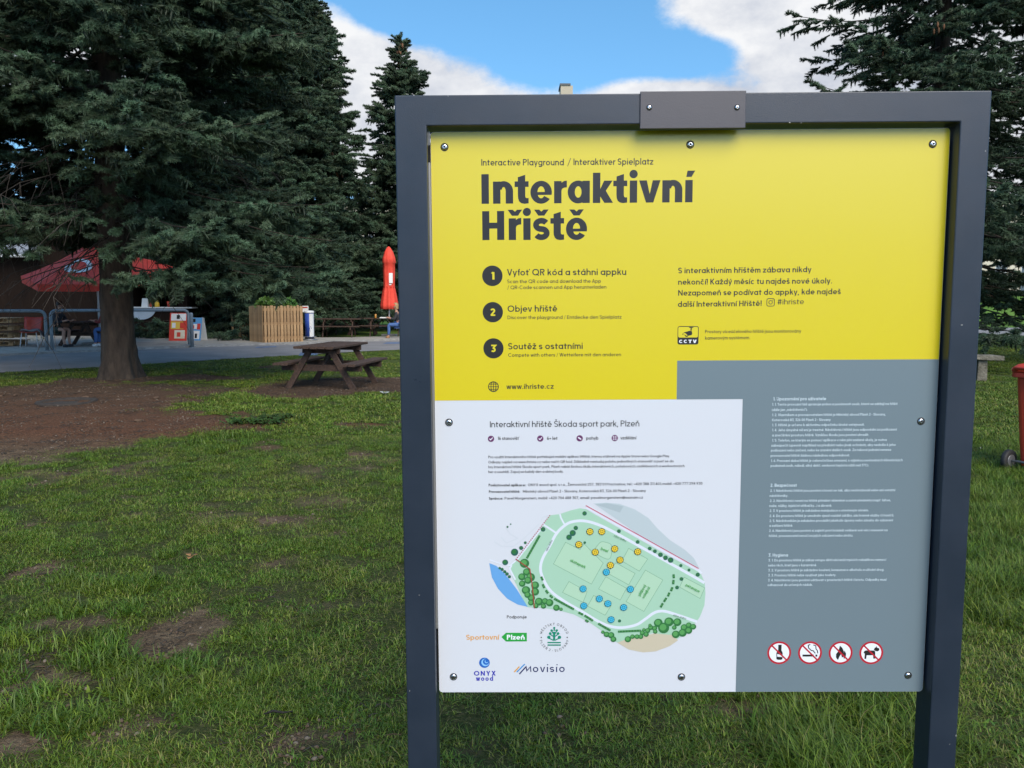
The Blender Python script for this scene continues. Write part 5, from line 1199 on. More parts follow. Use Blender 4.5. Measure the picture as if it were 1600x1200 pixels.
def seated(loc, rz, label, top_m, leg_m, hair_m, bare_legs=False, lean=.12, shoe_m=None, long_hair=False):
    """seated figure facing local +x, seat surface at 0.45"""
    r = empty('person', loc, rz, label, 'person'); c = lean
    pel = (0, 0, .55); ch = (c * .7, 0, .88); nk = (c, 0, 1.06)
    L = []
    L.append([(*pel, .13), (c * .4, 0, .72, .12), (*ch, .135), (*nk, .06), (c + .02, 0, 1.14, .05), (c + .04, 0, 1.22, .085), (c + .04, 0, 1.29, .085)])
    for s in (-1, 1):
        L.append([(*ch, .135), (c * .9, s * .17, .98, .058), (c + .08, s * .22, .74, .042), (c + .30, s * .16, .80, .033), (c + .36, s * .15, .82, .026)])
        for k, fl in enumerate((.055, .068, .065, .055)):
            L.append([(c + .36, s * .15, .82, .026), (c + .39, s * (.13 + k * .016), .82, .010), (c + .36 + fl, s * (.125 + k * .018), .805, .008)])
        L.append([(*pel, .13), (.05, s * .09, .53, .085), (.42, s * .12, .53, .062), (.40, s * .12, .30, .05), (.42, s * .12, .08, .038), (.50, s * .12, .04, .035)])
    body = skin_mesh('body', L, skin_m, r)
    skin_mesh('shirt', [[(0, 0, .53, .145), (c * .4, 0, .72, .14), (ch[0], 0, .88, .155), (c, 0, 1.03, .085)]] + [[(ch[0], 0, .88, .155), (c * .9, s * .17, .98, .075), (c + .08, s * .22, .74, .058), (c + .24, s * .175, .785, .048)] for s in (-1, 1)], top_m, r)
    if not bare_legs: skin_mesh('trousers', [[(0, 0, .53, .15), (.05, s * .09, .53, .10), (.42, s * .12, .53, .078), (.40, s * .12, .30, .066), (.42, s * .12, .10, .055)] for s in (-1, 1)], leg_m, r)
    else: skin_mesh('shorts', [[(0, 0, .53, .15), (.05, s * .09, .53, .10), (.30, s * .115, .53, .09)] for s in (-1, 1)], leg_m, r)
    for s in (-1, 1):
        mb = MB(); mb.lathe([(.05, 0), (.056, .02), (.05, .06), (.03, .085)], 12, rf=lambda a, i: 1 + .9 * max(0, math.cos(a)) * (1 if i < 3 else .3)); sh = mb.build('shoe', shoe_m or top_m, r); sh.location = (.43, s * .12, .0)
    hc = Vector((c + .04, 0, 1.27)); mb = MB(); n = 14
    for i in range(8):
        ph = math.pi * (i / 7) * .62; 
        for j in range(n): a = j * math.tau / n; q = 1.08 + .05 * math.sin(a * 5 + i); mb.v.append((hc.x - .018 + .098 * q * math.sin(ph) * math.cos(a), hc.y + .088 * q * math.sin(ph) * math.sin(a), hc.z + .02 + .105 * q * math.cos(ph) - (.10 if long_hair and i == 7 and math.cos(a) < .2 else 0)))
    for i in range(7):
        for j in range(n):
            a, b = i * n + j, i * n + (j + 1) % n
            if i >= 4 and math.cos((j + .5) * math.tau / n) > .35: continue
            mb.f.append((a, b, b + n, a + n)); mb.m.append(0); mb.sm.append(True)
    mb.build('hair', hair_m, r)
    mb = MB(); mb.lathe([(.006, -.02), (.014, -.012), (.011, .004), (.004, .016)], 8); nz_ = mb.build('nose', skin_m, r); nz_.location = (c + .13, 0, 1.235)
    for s in (-1, 1):
        mb = MB(); mb.lathe([(.002, -.008), (.009, 0), (.002, .008)], 8); e = mb.build('eye', MATS['black_ink'], r); e.location = (c + .118, s * .03, 1.262)
        mb = MB(); mb.lathe([(.008, -.02), (.016, 0), (.01, .024)], 8); e = mb.build('ear', skin_m, r); e.location = (c + .04, s * .09, 1.25)
    mb = MB(); mb.box(-.004, .004, -.022, .022, -.004, .004); e = mb.build('mouth', MATS['map_brown_line'], r); e.location = (c + .122, 0, 1.20)
    return r
blackc = mat('black_cloth', (.018, .018, .022), .85, (.03, .03, .036), 8); jean = mat('blue_denim', (.045, .10, .26), .85, (.07, .15, .36), 10); redc = mat('dark_red_cloth', (.20, .03, .03), .85); olive = mat('dark_green_cloth', (.03, .045, .035), .85)
blond = mat('blond_hair', (.42, .28, .13), .6, (.28, .17, .07), 30); brown = mat('brown_hair', (.035, .02, .012), .6)
tanshoe = mat('tan_leather', (.28, .14, .06), .6); whiteshoe = mat('white_trainer', (.6, .6, .6), .6)
p = at(618, 528, .05); pc = seated((p.x + .15, p.y, .05), R(188), 'blond person in black jacket and blue jeans seated under the folded red parasol', blackc, jean, blond, shoe_m=tanshoe, lean=.1, long_hair=True)
p = at(94, 541, .05); seated((p.x, p.y - .3, .06), R(-6), 'person in dark shirt and shorts with bare legs, seated at the cafe table', blackc, olive, brown, True, lean=.22)
p = at(172, 541, .05); seated((p.x + .12, p.y - .15, .06), R(184), 'person in dark red shirt and jeans with white shoes, seated at the cafe table', redc, jean, brown, lean=.16, shoe_m=whiteshoe)
p = at(131, 540, .05); picnic_table((p.x, p.y + .15, .055), R(4), 'dark cafe picnic table under the open red parasol', 1.5, .6, group=None, width=1.5)
# things on the far table
p = at(603, 525.5, .05)
glass_beer = mat('amber_drink', (.45, .20, .03), .2); paper = mat('white_paper', (.7, .7, .68), .7); green_gl = mat('green_enamel', (.02, .08, .03), .4); yl_pl = mat('yellow_plastic', (.65, .42, .03), .45); red_pl = mat('red_plastic', (.50, .045, .018), .42, (.42, .035, .016), 6)
mb = MB(); mb.lathe([(.035, 0), (.04, .01), (.045, .16), (.04, .165), (.03, .02)], 12); o = mb.build('beer_glass', glass_beer); o.location = (p.x - .42, p.y, .80); tag(o, 'amber beer glass on the table under the folded red parasol', 'glass')
mb = MB(); mb.box(-.15, .15, -.1, .1, 0, .02); mb.box(-.12, .1, -.08, .08, .02, .045); o = mb.build('paper_tray', paper, None, .004); o.location = (p.x - .1, p.y, .80); tag(o, 'white paper tray on the table in front of the blond person', 'tray')

# ================================================================ cafe
brownw = mat('dark_brown_cladding', (.013, .008, .006), .9, (.024, .015, .011), 3, .5, 14, spec=.1, stretch=(9, 1, .3), detail=4); roofm = mat('roof_felt', (.06, .06, .06), .9, (.1, .1, .1), 4)
greyf = mat('pale_grey_fascia', (.30, .32, .36), .6, (.36, .38, .42), 2); darkin = mat('dim_interior', (.012, .009, .008), .9); countm = mat('pale_counter', (.42, .47, .52), .5, (.36, .42, .47), 3); whitem = mat('white_trim', (.7, .7, .68), .5)
CX0, CX1, CY = -30.0, -13.0, 31.6
cafe = empty('cafe_building', (CX0, CY, .05), 0, 'single storey dark brown clad cafe with flat roof behind the terrace', 'cafe')
W_ = CX1 - CX0
mb = MB(); ox0, ox1, oz0, oz1 = W_ - 2.15, W_ - .35, 1.12, 2.35
mb.box(0, ox0, 0, 6, 0, 4.05); mb.box(ox0, ox1, 0, 6, oz1, 4.05); mb.box(ox0, ox1, .0, 1.0, 0, oz0); mb.box(ox1, W_, 0, 6, 0, 4.05); mb.box(ox0, ox1, 2.5, 6, 0, oz1 - .002); mb.build('wall', brownw, cafe)
mb = MB(); mb.box(-.3, W_ + .3, -.35, 6.3, 4.05, 4.17); mb.build('roof', roofm, cafe, .01)
mb = MB(); mb.box(-.32, W_ + .32, -.38, -.352, 4.03, 4.19); mb.build('roof_edge', whitem, cafe)
mb = MB(); mb.box(ox0 + .01, ox1 - .01, 1.02, 2.49, .0, oz0 - .1); mb.build('bar_floor', darkin, cafe)
mb = MB(); mb.box(ox0 - .5, W_ + .35, -.42, .22, oz0 + .003, oz0 + .05); mb.build('counter', whitem, cafe, .004)
mb = MB(); mb.box(ox0 - .3, W_ + .2, -.25, -.002, .0, oz0); mb.build('counter_front', brownw, cafe)
for k in range(26):     # slanting boards of the counter front
    x = ox0 - .3 + k * .1; 
    if x + .3 < W_ + .2: mb = MB(); mb.bar((x + .28, -.262, .06), (x, -.262, .62), .012, .02, up=(0, 1, 0)); mb.build('slat', brownw, cafe)
mb = MB(); n = 20; cxm = ox0 + .42; mb.v = [(cxm + .6 * math.cos(math.pi + math.pi * k / n), -.30, oz0 + .58 * math.sin(math.pi + math.pi * k / n) * .78) for k in range(n + 1)]; mb.v += [(x, -.275, z) for x, y, z in mb.v]
mb.f = [tuple(range(n + 1)), tuple(range(2 * n + 1, n, -1))] + [(k, k + 1, n + 2 + k, n + 1 + k)[::-1] for k in range(n)]; mb.m = [0] * len(mb.f); mb.sm = [False] * len(mb.f); mb.build('round_counter_panel', countm, cafe)
# grey fascia block at the left
mb = MB(); mb.box(.5, W_ - 5.7, -.55, -.002, 3.15, 4.0); mb.build('fascia', greyf, cafe); mb = MB(); mb.box(.48, W_ - 5.68, -.58, -.552, 3.08, 3.17); mb.build('fascia_trim', whitem, cafe)
# small goods on the counter
for dx, m_, h_, r_, nm, lb, ct in ((.55, paper, .34, .10, 'price_card', 'white price card standing on the cafe counter', 'card'), (1.05, yl_pl, .26, .09, 'mustard_jar', 'yellow jar on the cafe counter right of the price card', 'jar'), (.82, red_pl, .2, .07, 'ketchup_bottle', 'red sauce bottle on the cafe counter between card and yellow jar', 'bottle'), (1.5, red_pl, .22, .06, 'paper_cup', 'red cup at the right end of the cafe counter', 'cup')):
    mb = MB()
    if nm == 'price_card': mb.quad([(-.13, 0, 0), (.13, 0, 0), (.11, .06, h_), (-.11, .06, h_)]); mb.quad([(-.13, .14, 0), (.13, .14, 0), (.11, .07, h_), (-.11, .07, h_)][::-1])
    else: mb.lathe([(r_ * .9, 0), (r_, .01), (r_, h_ * .6), (r_ * .5, h_ * .8), (r_ * .4, h_)] if nm != 'paper_cup' else [(r_ * .7, 0), (r_, h_), (r_ * .9, h_), (r_ * .6, .02)], 12)
    o = mb.build(nm, m_); o.location = (CX0 + ox0 + dx, CY - .22, .05 + oz0 + .052); tag(o, lb, ct)

# ---- planter made of pallets
pa = at(412.5, 537.5); pb = at(473.5, 535.5)
ang = math.atan2(pb.y - pa.y, pb.x - pa.x); Lp = (pb - pa).length; Hp = 1.27
pl = empty('slatted_planter', (pa.x, pa.y, .03), ang, 'tall planter clad in upright fresh pallet boards with green shrubs inside', 'planter')
Dp = 1.15; rr = random.Random(4); sl = board_mesh(1, .098, .02, wood_fresh); nsl = 12
def slat(x, y, rz, w=1, h=Hp, nm='slat'):
    o = piece(nm, sl, pl, (x, y, h / 2 + .02), (R(90), 0, rz)); o.scale = (w, h, 1); return o
for k in range(nsl):
    slat((k + .5) * Lp / nsl, -.012, rr.uniform(-.01, .01), rr.uniform(.8, 1.05) * Lp / nsl / .112, Hp + rr.uniform(-.02, .03))
for k in range(9): slat(-.012, (k + .5) * Dp / 9 + .01, R(90), Dp / 9 / .112, Hp + rr.uniform(-.03, .02)); slat(Lp + .012, (k + .5) * Dp / 9 + .01, R(90), Dp / 9 / .112, Hp)
for z in (.12, .62, 1.12):
    for y in (.012, Dp): mb = MB(); mb.box(.01, Lp - .01, y, y + .02, z, z + .1); mb.build('rail', wood_fresh, pl)
soilm = mat('potting_soil', (.03, .022, .015), .95)
mb = MB(); mb.box(.02, Lp - .02, .035, Dp - .005, .02, Hp - .15); mb.build('earth_fill', soilm, pl)
leafm = tint_mat('shrub_leaf', [(0, (.03, .07, .012)), (.5, (.07, .15, .025)), (1, (.13, .22, .04))], .2, .5, .3)
def leafy(name, n, rx, ry, rz, ls, seed):
    rr = random.Random(seed); v, f, t = [], [], []
    for i in range(n):
        u = Vector((rr.gauss(0, 1), rr.gauss(0, 1), rr.gauss(0, 1))).normalized() * rr.uniform(.35, 1) ** .5; c = Vector((u.x * rx, u.y * ry, rz + u.z * rz)); 
        d = Vector((rr.uniform(-1, 1), rr.uniform(-1, 1), rr.uniform(-.2, 1))).normalized(); s = d.orthogonal().normalized() * ls * .35; k = len(v)
        v += [tuple(c), tuple(c + d * ls * .5 + s), tuple(c + d * ls), tuple(c + d * ls * .5 - s)]; q = rr.random(); t += [q * .6, q, q, q]; f.append((k, k + 1, k + 2, k + 3))
    o = tinted(name, v, f, t, leafm); return o
for k, (px, pz, r_, lb) in enumerate(((.35, Hp - .2, .32, 'small green shrub in the planter, its left end'), (.8, Hp - .22, .42, 'taller bright green shrub in the middle of the slatted planter'), (1.25, Hp - .22, .34, 'green shrub at the right end of the slatted planter'))):
    o = leafy('shrub', 900, r_, .35, .27, .11, 30 + k); col.objects.link(o); w = Matrix.Translation((pa.x, pa.y, 0)) @ Matrix.Rotation(ang, 4, 'Z') @ Vector((px * Lp / 1.55, Dp / 2, pz)); o.location = w
    st = MB(); st.tube([(0, 0, -.1), (.02, 0, .35)], .015, 5); so = st.build('stem', bark, o); tag(o, lb, 'shrub', 'shrubs in the slatted planter')

# ---- blue and white round bin
p = at(484, 533.5); bl = mat('blue_print', (.03, .07, .32), .35, (.035, .085, .38), 3)
bn = empty('advertising_bin', (p.x, p.y, .05), 0, 'round blue and white bin with silver ring base right of the slatted planter', 'bin')
mb = MB(); mb.lathe([(.165, .1), (.165, 1.02)], 32); mb.build('body', bl, bn)
mb = MB()
for k in range(8): a, b = R(-75 + k * 9), R(-66 + k * 9); mb.quad([(.167 * math.cos(a), .167 * math.sin(a), .12), (.167 * math.cos(b), .167 * math.sin(b), .12), (.167 * math.cos(b), .167 * math.sin(b), .98), (.167 * math.cos(a), .167 * math.sin(a), .98)], 0, True)
mb.build('white_band', whitem, bn)
mb = MB(); mb.tube([(.169 * math.cos(R(-62 + 10 * math.cos(t))), .169 * math.sin(R(-62 + 10 * math.cos(t))), .42 + .09 * math.sin(t)) for t in [k * .5 for k in range(10)]], .007, 5); mb.build('blue_mark', bl, bn)
mb = MB(); mb.lathe([(.175, 1.0), (.18, 1.03), (.17, 1.08), (.05, 1.10)], 24); mb.build('lid', whitem, bn)
mb = MB(); mb.lathe([(.28, 0), (.28, .03), (.18, .05), (.165, .1)], 24); mb.build('base', bolt_m, bn)
mb = MB(); mb.lathe([(.25, .12), (.26, .13), (.25, .14)], 24); mb.build('base_ring', bolt_m, bn)
# small paper sign behind the bin
p = at_d(477, 488, 31.5); sg_ = empty('small_notice', (p.x, p.y, 0), 0, 'small white and red notice on a thin post behind the planter', 'notice')
mb = MB(); mb.tube([(0, 0, 0), (0, 0, 1.1)], .02, 6); mb.build('post', bolt_m, sg_); mb = MB(); mb.box(-.13, .13, -.01, .01, 1.05, 1.3); mb.build('board', whitem, sg_); mb = MB(); mb.box(-.1, .1, -.014, -.011, 1.21, 1.26); mb.build('red_stripe', red_pl, sg_)

# ---- A-boards
posterc = [mat('poster_red', (.55, .05, .03), .4), mat('poster_cream', (.62, .52, .33), .4, (.65, .6, .5), 12), mat('poster_blue', (.10, .30, .55), .4), mat('poster_yellow', (.65, .42, .06), .4), MATS['black_ink'], whitem]
def a_board(px0, px1, py, h, kind, label, ry):
    a, b = at(px0, py), at(px1, py); r = empty('sandwich_board', ((a.x + b.x) / 2, a.y, .05), ry, label, 'sandwich board', 'sandwich boards by the cafe counter'); w = (b - a).length / 2
    for s in (-1, 1):
        mb = MB(); m4 = Matrix.Translation((0, s * .26, 0)) @ Matrix.Rotation(s * .24, 4, 'X'); mb.box(-w, w, -.012, .012, 0, h, 0, m4)
        pn = mb.build('panel', posterc[0 if kind == 0 else 2] if s < 0 else whitem, r)
        if s < 0:
            mb = MB(); F = lambda x0, x1, z0, z1, mi, d=.0: mb.box(x0 * w, x1 * w, -.016 - d, -.0125 - d, z0 * h, z1 * h, mi, m4)
            if kind == 0: F(-.85, .85, .72, .97, 5); F(-.85, .6, .42, .69, 3); F(-.4, .8, .08, .38, 1); F(.2, .8, .44, .66, 0, .004); F(-.2, .15, .78, .92, 4, .004); F(-.7, -.3, .46, .64, 5, .004); F(-.1, .3, .14, .3, 0, .004)
            else: F(-.8, .8, .06, .42, 5); F(-.85, .3, .5, .72, 5); F(-.5, -.15, .12, .36, 4, .004); F(.1, .45, .1, .3, 4, .004); F(.35, .85, .48, .74, 0, .0); F(-.4, 0, .8, .95, 4); F(-.6, -.1, .52, .66, 0, .004)
            mb.build('poster', posterc, pn)
    mb = MB(); mb.box(-w * .7, w * .7, -.02, .02, h * .955, h * .975); mb.build('hinge', bolt_m, r)
a_board(268.5, 296, 534, 1.02, 0, 'left sandwich board with red and yellow food poster and white top', R(4)); a_board(298.5, 320, 533.5, .84, 1, 'right sandwich board with blue poster behind the grey bollard', R(-6))
p = at(300.5, 544); bo_ = empty('bollard', (p.x, p.y, .01), 0, 'slim blue grey steel bollard at the road edge in front of the sandwich boards', 'bollard')
galv = mat('galvanised_tube', (.20, .235, .26), .5, (.26, .29, .31), 8, metal=.2)
mb = MB(); mb.lathe([(.055, 0), (.055, 1.05), (.05, 1.09), (.02, 1.11)], 16); mb.build('post', galv, bo_); mb = MB(); mb.lathe([(.09, 0), (.09, .015), (.056, .02)], 16); mb.build('foot_plate', galv, bo_)
# ---- hooped tube rails
def hoop(a, b, h, label):
    r = empty('hoop_railing', (0, 0, 0), 0, label, 'railing', 'tube railings between the road and the cafe')
    d = (b - a).normalized(); q = []
    def P3(s, z): return a + d * s + Vector((0, 0, z))
    L = (b - a).length; rad = .16
    pts = [P3(0, 0), P3(0, h * .5), P3(0, h - rad)] + [P3(rad - rad * math.cos(t * math.pi / 8), h - rad + rad * math.sin(t * math.pi / 8)) for t in range(1, 5)] + [P3(L * .5, h)] + [P3(L - rad + rad * math.sin(t * math.pi / 8), h - rad + rad * math.cos(t * math.pi / 8)) for t in range(0, 5)] + [P3(L, h * .5), P3(L, 0)]
    mb = MB(); mb.tube(pts, .045, 10); mb.build('tube', galv, r)
    for c in (a, b): mb = MB(); mb.lathe([(.085, 0), (.085, .015), (.047, .02)], 14, tuple(c)); mb.build('foot_plate', galv, r)
    return r
za = at(-70, 552); zb = at(74, 550.5); zc = at(82, 550.5); zd = at(296, 541.5)
for v in (za, zb, zc, zd): v.z = .05
hoop(za, zb, 1.13, 'grey hooped tube railing cut by the left picture edge'); hoop(zc, zd, 1.14, 'long grey hooped tube railing running behind the big spruce trunk')
# ---- red chair with a jacket
p = at(50, 544); ch = empty('plastic_chair', (p.x, p.y, .05), R(12), 'red plastic chair with white metal legs behind the hooped railing, grey jacket on it', 'chair')
mb = MB(); n = 9
for i in range(n):
    for j in range(7):
        u = j / 6 - .5; t = i / (n - 1)
        if t < .5: y, z = -.22 + t * .86, .46 - .02 * math.cos(u * 3)
        else: q = (t - .5) * 2; y, z = .21 + q * .12, .46 + q * .44
        wd = .25 if t < .5 else .25 + .04 * (t - .5); mb.v.append((u * 2 * wd, y + .05 * (u * 2) ** 2 * (-1 if t > .5 else 0), z + (.02 * abs(u))))
for i in range(n - 1):
    for j in range(6): a = i * 7 + j; mb.f.append((a, a + 1, a + 8, a + 7)); mb.m.append(0); mb.sm.append(True)
s_ = mb.build('shell', red_pl, ch); sd2 = s_.modifiers.new('thickness', 'SOLIDIFY'); sd2.thickness = .012; ch.rotation_euler.z = R(12)
for sx in (-1, 1):
    for sy in (-1, 1): mb = MB(); mb.tube([(sx * .2, sy * .17, .45), (sx * .25, sy * .23, 0)], .014, 8); mb.build('leg', pole_m, ch)
greyc = mat('grey_jacket_cloth', (.23, .22, .22), .9, (.16, .155, .155), 9)
mb = MB(); g_ = 9
for i in range(g_):
    for j in range(g_): u, v_ = i / 8 - .5, j / 8 - .5; mb.v.append((.08 + u * .62, -.02 + v_ * .36, .50 + .03 * math.sin(u * 9 + v_ * 4) - max(0, u - .3) * .9 + .02 * math.cos(v_ * 11)))
for i in range(g_ - 1):
    for j in range(g_ - 1): a = i * g_ + j; mb.f.append((a, a + g_, a + g_ + 1, a + 1)); mb.m.append(0); mb.sm.append(True)
jk = mb.build('jacket', greyc); jk.location = (p.x, p.y, .06); jk.rotation_euler = (0, 0, R(12)); sd2 = jk.modifiers.new('thickness', 'SOLIDIFY'); sd2.thickness = .02; tag(jk, 'crumpled grey jacket lying over the red plastic chair', 'jacket')
# ---- pallet bench at the left edge
p = at(2, 542.5); pb_ = empty('pallet_seat', (p.x, p.y, .05), R(3), 'stacked pallet seat of pale timber at the left picture edge', 'pallet seat')
bb = board_mesh(1.2, .12, .022, wood_fresh); rr = random.Random(3)
for lv in range(4):
    z = .02 + lv * .235
    for k in range(3): mb = MB(); mb.box(-.62, .58, -.4 + k * .36, -.3 + k * .36, z, z + .024); mb.build('runner', wood_fresh, pb_)
    for k in range(3):
        for q in range(3): mb = MB(); mb.box(-.62 + k * .53, -.48 + k * .53, -.4 + q * .36, -.3 + q * .36, z + .0245, z + .13); mb.build('block', wood_fresh, pb_)
    for k in range(7): piece('deck_board', bb, pb_, (-.55 + k * .178, 0, z + .142), (0, 0, rr.uniform(-.01, .01)))
# second pallet stack left of planter
p = at(374, 532); pq = empty('low_pallet_box', (p.x, p.y + .8, .05), R(2), 'lower pallet box of warm timber left behind the slatted planter', 'pallet box')
for k in range(9): o = piece('slat', sl, pq, (-.5 + k * .125, 0, .45), (R(90), 0, 0)); o.scale = (1, .86, 1)
for z in (.15, .6): mb = MB(); mb.box(-.55, .57, .012, .04, z, z + .1); mb.build('rail', wood_fresh, pq)
mb = MB(); mb.box(-.54, .56, .042, .8, .05, .8); mb.build('box_core', brownw, pq)

# ================================================================ right side: stone bench, wheeled bin
stone = mat('weathered_stone', (.075, .068, .05), .95, (.18, .165, .13), 9, .9, 30, detail=9)
p = at(1541, 596); sb_ = empty('stone_bench', (p.x - .75, p.y + .25, 0), R(-5), 'weathered grey stone bench standing on grass right of the board', 'bench')
def rough_box(name, x0, x1, y0, y1, z0, z1, m, parent, amp=.015, cuts=3, seed=1, taper=1.0):
    bm = bmesh.new(); bmesh.ops.create_cube(bm, size=1); bmesh.ops.subdivide_edges(bm, edges=bm.edges[:], cuts=cuts, use_grid_fill=True)
    for v in bm.verts:
        t = v.co.z + .5; k = 1 + (taper - 1) * (1 - t); x = x0 + (v.co.x * k + .5) * (x1 - x0); y = y0 + (v.co.y * k + .5) * (y1 - y0); z = z0 + t * (z1 - z0)
        n_ = noise.noise_vector(Vector((x * 4 + seed, y * 4, z * 4))); v.co = Vector((x, y, z)) + n_ * amp
    me = bpy.data.meshes.new(name); bm.to_mesh(me); bm.free(); me.materials.append(m); o = bpy.data.objects.new(name, me); col.objects.link(o); o.parent = parent
    b = o.modifiers.new('bevel', 'BEVEL'); b.width = .012; b.segments = 2; b.limit_method = 'ANGLE'; return o
rough_box('slab', -1.1, 1.05, -.26, .26, .43, .52, stone, sb_, .02, 7, 2)
rough_box('leg', .60, .78, -.17, -.02, -.04, .425, stone, sb_, .012, 3, 3, 1.1); rough_box('leg', .52, .74, .03, .19, -.04, .425, stone, sb_, .012, 3, 5, 1.1); rough_box('leg', -.85, -.5, -.18, .18, -.04, .425, stone, sb_, .012, 3, 7, 1.1)

p = at(1586, 744); wb = empty('wheeled_bin', (p.x + .40, p.y + .12, 0), R(-62), 'red two wheeled rubbish bin at the right picture edge', 'wheeled bin')
rubber = mat('black_rubber', (.02, .02, .02), .7)
mb = MB(); zs = [(.06, .19, .17), (.30, .205, .20), (.85, .235, .245), (.90, .235, .25)]
def ring_rr(hx, hy, z, r=.05): return [(x, y, z) for x, y in rrect(-hx, hx, -hy, hy, r, 4)]
for z, hx, hy in zs: mb.v += ring_rr(hx, hy, z)
n = 20
for i in range(3):
    for j in range(n): a, b = i * n + j, i * n + (j + 1) % n; mb.f.append((a, b, b + n, a + n)); mb.m.append(0); mb.sm.append(False)
mb.f.append(tuple(range(n))[::-1]); mb.m.append(0); mb.sm.append(False); mb.build('body', red_pl, wb)
mb = MB(); 
for z, hx, hy in ((.88, .262, .275), (.885, .27, .285), (.925, .27, .285), (.93, .265, .28)): mb.v += ring_rr(hx, hy, z, .06)
for i in range(3):
    for j in range(n): a, b = i * n + j, i * n + (j + 1) % n; mb.f.append((a, b, b + n, a + n)); mb.m.append(0); mb.sm.append(False)
mb.f += [tuple(range(n))[::-1]]; mb.m.append(0); mb.sm.append(False); mb.build('rim', red_pl, wb)
mb = MB(); m4 = Matrix.Identity(4)
for z, hx, hy in ((.932, .275, .29), (.96, .275, .29), (1.0, .24, .25), (1.02, .17, .18)): mb.v += ring_rr(hx, hy, z, .06)
for i in range(3):
    for j in range(n): a, b = i * n + j, i * n + (j + 1) % n; mb.f.append((a, b, b + n, a + n)); mb.m.append(0); mb.sm.append(True)
mb.f += [tuple(range(n))[::-1], tuple(range(3 * n, 4 * n))]; mb.m += [0, 0]; mb.sm += [False, False]; mb.build('lid', red_pl, wb, .004)
mb = MB(); mb.tube([(-.2, -.27, .95), (-.2, -.335, .97), (.2, -.335, .97), (.2, -.27, .95)], .016, 8); mb.build('handle', red_pl, wb)
mb = MB(); mb.tube([(-.24, -.22, .10), (.24, -.22, .10)], .012, 8); mb.build('axle', bolt_m, wb)
for s in (-1, 1):
    mb = MB(); mb.lathe([(.07, -.025), (.095, -.022), (.1, -.01), (.1, .01), (.095, .022), (.07, .025)], 24); w_ = mb.build('wheel', rubber, wb); w_.location = (s * .255, -.22, .10); w_.rotation_euler = (0, R(90), 0)
    mb = MB(); mb.lathe([(.055, -.028), (.06, 0), (.055, .028)], 16); mb.build('hub', bolt_m, w_)
mb = MB(); mb.box(-.09, .09, .236, .240, .60, .74); mb.build('sticker', MATS['charcoal_ink'], wb)

# ================================================================ background blocks of flats
cream = mat('cream_render', (.50, .45, .36), .85, (.56, .50, .41), .4); winm = mat('flat_window_glass', (.06, .075, .09), .15); frm = mat('white_window_frame', (.6, .6, .58), .5); tar = mat('bitumen_roof', (.1, .1, .1), .9)
def flats(px0, px1, Y, ztop, label, floors, cols):
    a, b = at_d(px0, 480, Y), at_d(px1, 480, Y); W = b.x - a.x; r = empty('apartment_block', (a.x, Y, 0), 0, label, 'apartment block'); base = 1.5
    mb = MB(); mb.box(0, W, 0, 12, base, ztop); mb.build('wall', cream, r); mb = MB(); mb.box(-.15, W + .15, -.15, 12.15, ztop, ztop + .35); mb.build('roof', tar, r)
    fh = (ztop - base - 1) / floors; cw = W / cols
    fw = MB(); fw.box(-.75, .75, -.04, -.005, 0, 1.5); fm = fw.mesh('window', frm); pw = MB()
    for s in (-1, 1): pw.box(-.66 if s < 0 else .04, -.04 if s < 0 else .66, -.055, -.041, .09, 1.41)
    pm = pw.mesh('pane', winm)
    for f_ in range(floors):
        for c in range(cols): w = piece('window', fm, r, ((c + .5) * cw, 0, base + 1 + f_ * fh)); piece('pane', pm, w, (0, 0, 0))
    return r, W
flats(520, 800, 96, 13.2, 'cream apartment block glimpsed between the spruces left of the board', 4, 7)
flats(1180, 1900, 100, 14.2, 'long cream apartment block behind the spruces on the right', 4, 18)
tb, W_ = flats(815, 960, 104, 26.8, 'tall cream tower block hidden behind the board, brick stack on its roof', 8, 4)
brick = mat('pale_brick', (.36, .30, .22), .9, (.46, .40, .31), 14)
c0 = at_d(876.5, 140, 104); c1 = at_d(895.5, 140, 104)
mb = MB(); mb.box(c0.x, c1.x, 104.5, 107.5, 26.0, at_d(885, 132, 104).z); o = mb.build('chimney', brick, tb); o.location = (-tb.location.x, -tb.location.y, 0)
mb = MB(); zt = at_d(885, 132, 104).z; mb.box(c0.x - .12, c1.x - .3, 104.4, 107.6, zt, zt + .25); mb.build('chimney_cap', tar, o)

# ================================================================ small things on the ground
conem = mat('dry_cone', (.06, .035, .02), .9, (.10, .06, .035), 30)
def cone_mesh():
    mb = MB(); mb.lathe([(.006, -.045), (.016, -.03), (.02, 0), (.015, .03), (.005, .045)], 8, rf=lambda a, i: 1 + .2 * math.sin(a * 4 + i * 1.5)); return mb.mesh('spruce_cone', conem)
cm = cone_mesh(); rr = random.Random(21); made = 0; poly0 = BARE[0][0]
while made < 18:
    x, y = rr.uniform(-13, -3), rr.uniform(8.2, 16.5)
    if poly_sd(x, y, poly0) < -.3: continue
    o = bpy.data.objects.new('spruce_cone', cm); col.objects.link(o); o.location = (x, y, height(x, y) + .014); o.rotation_euler = (R(90), rr.uniform(0, 6), rr.uniform(0, 6)); s_ = rr.uniform(.9, 1.5); o.scale = (s_, s_, s_)
    tag(o, 'small brown spruce cone lying on the bare soil under the big spruce', 'spruce cone', 'spruce cones under the big spruce'); made += 1
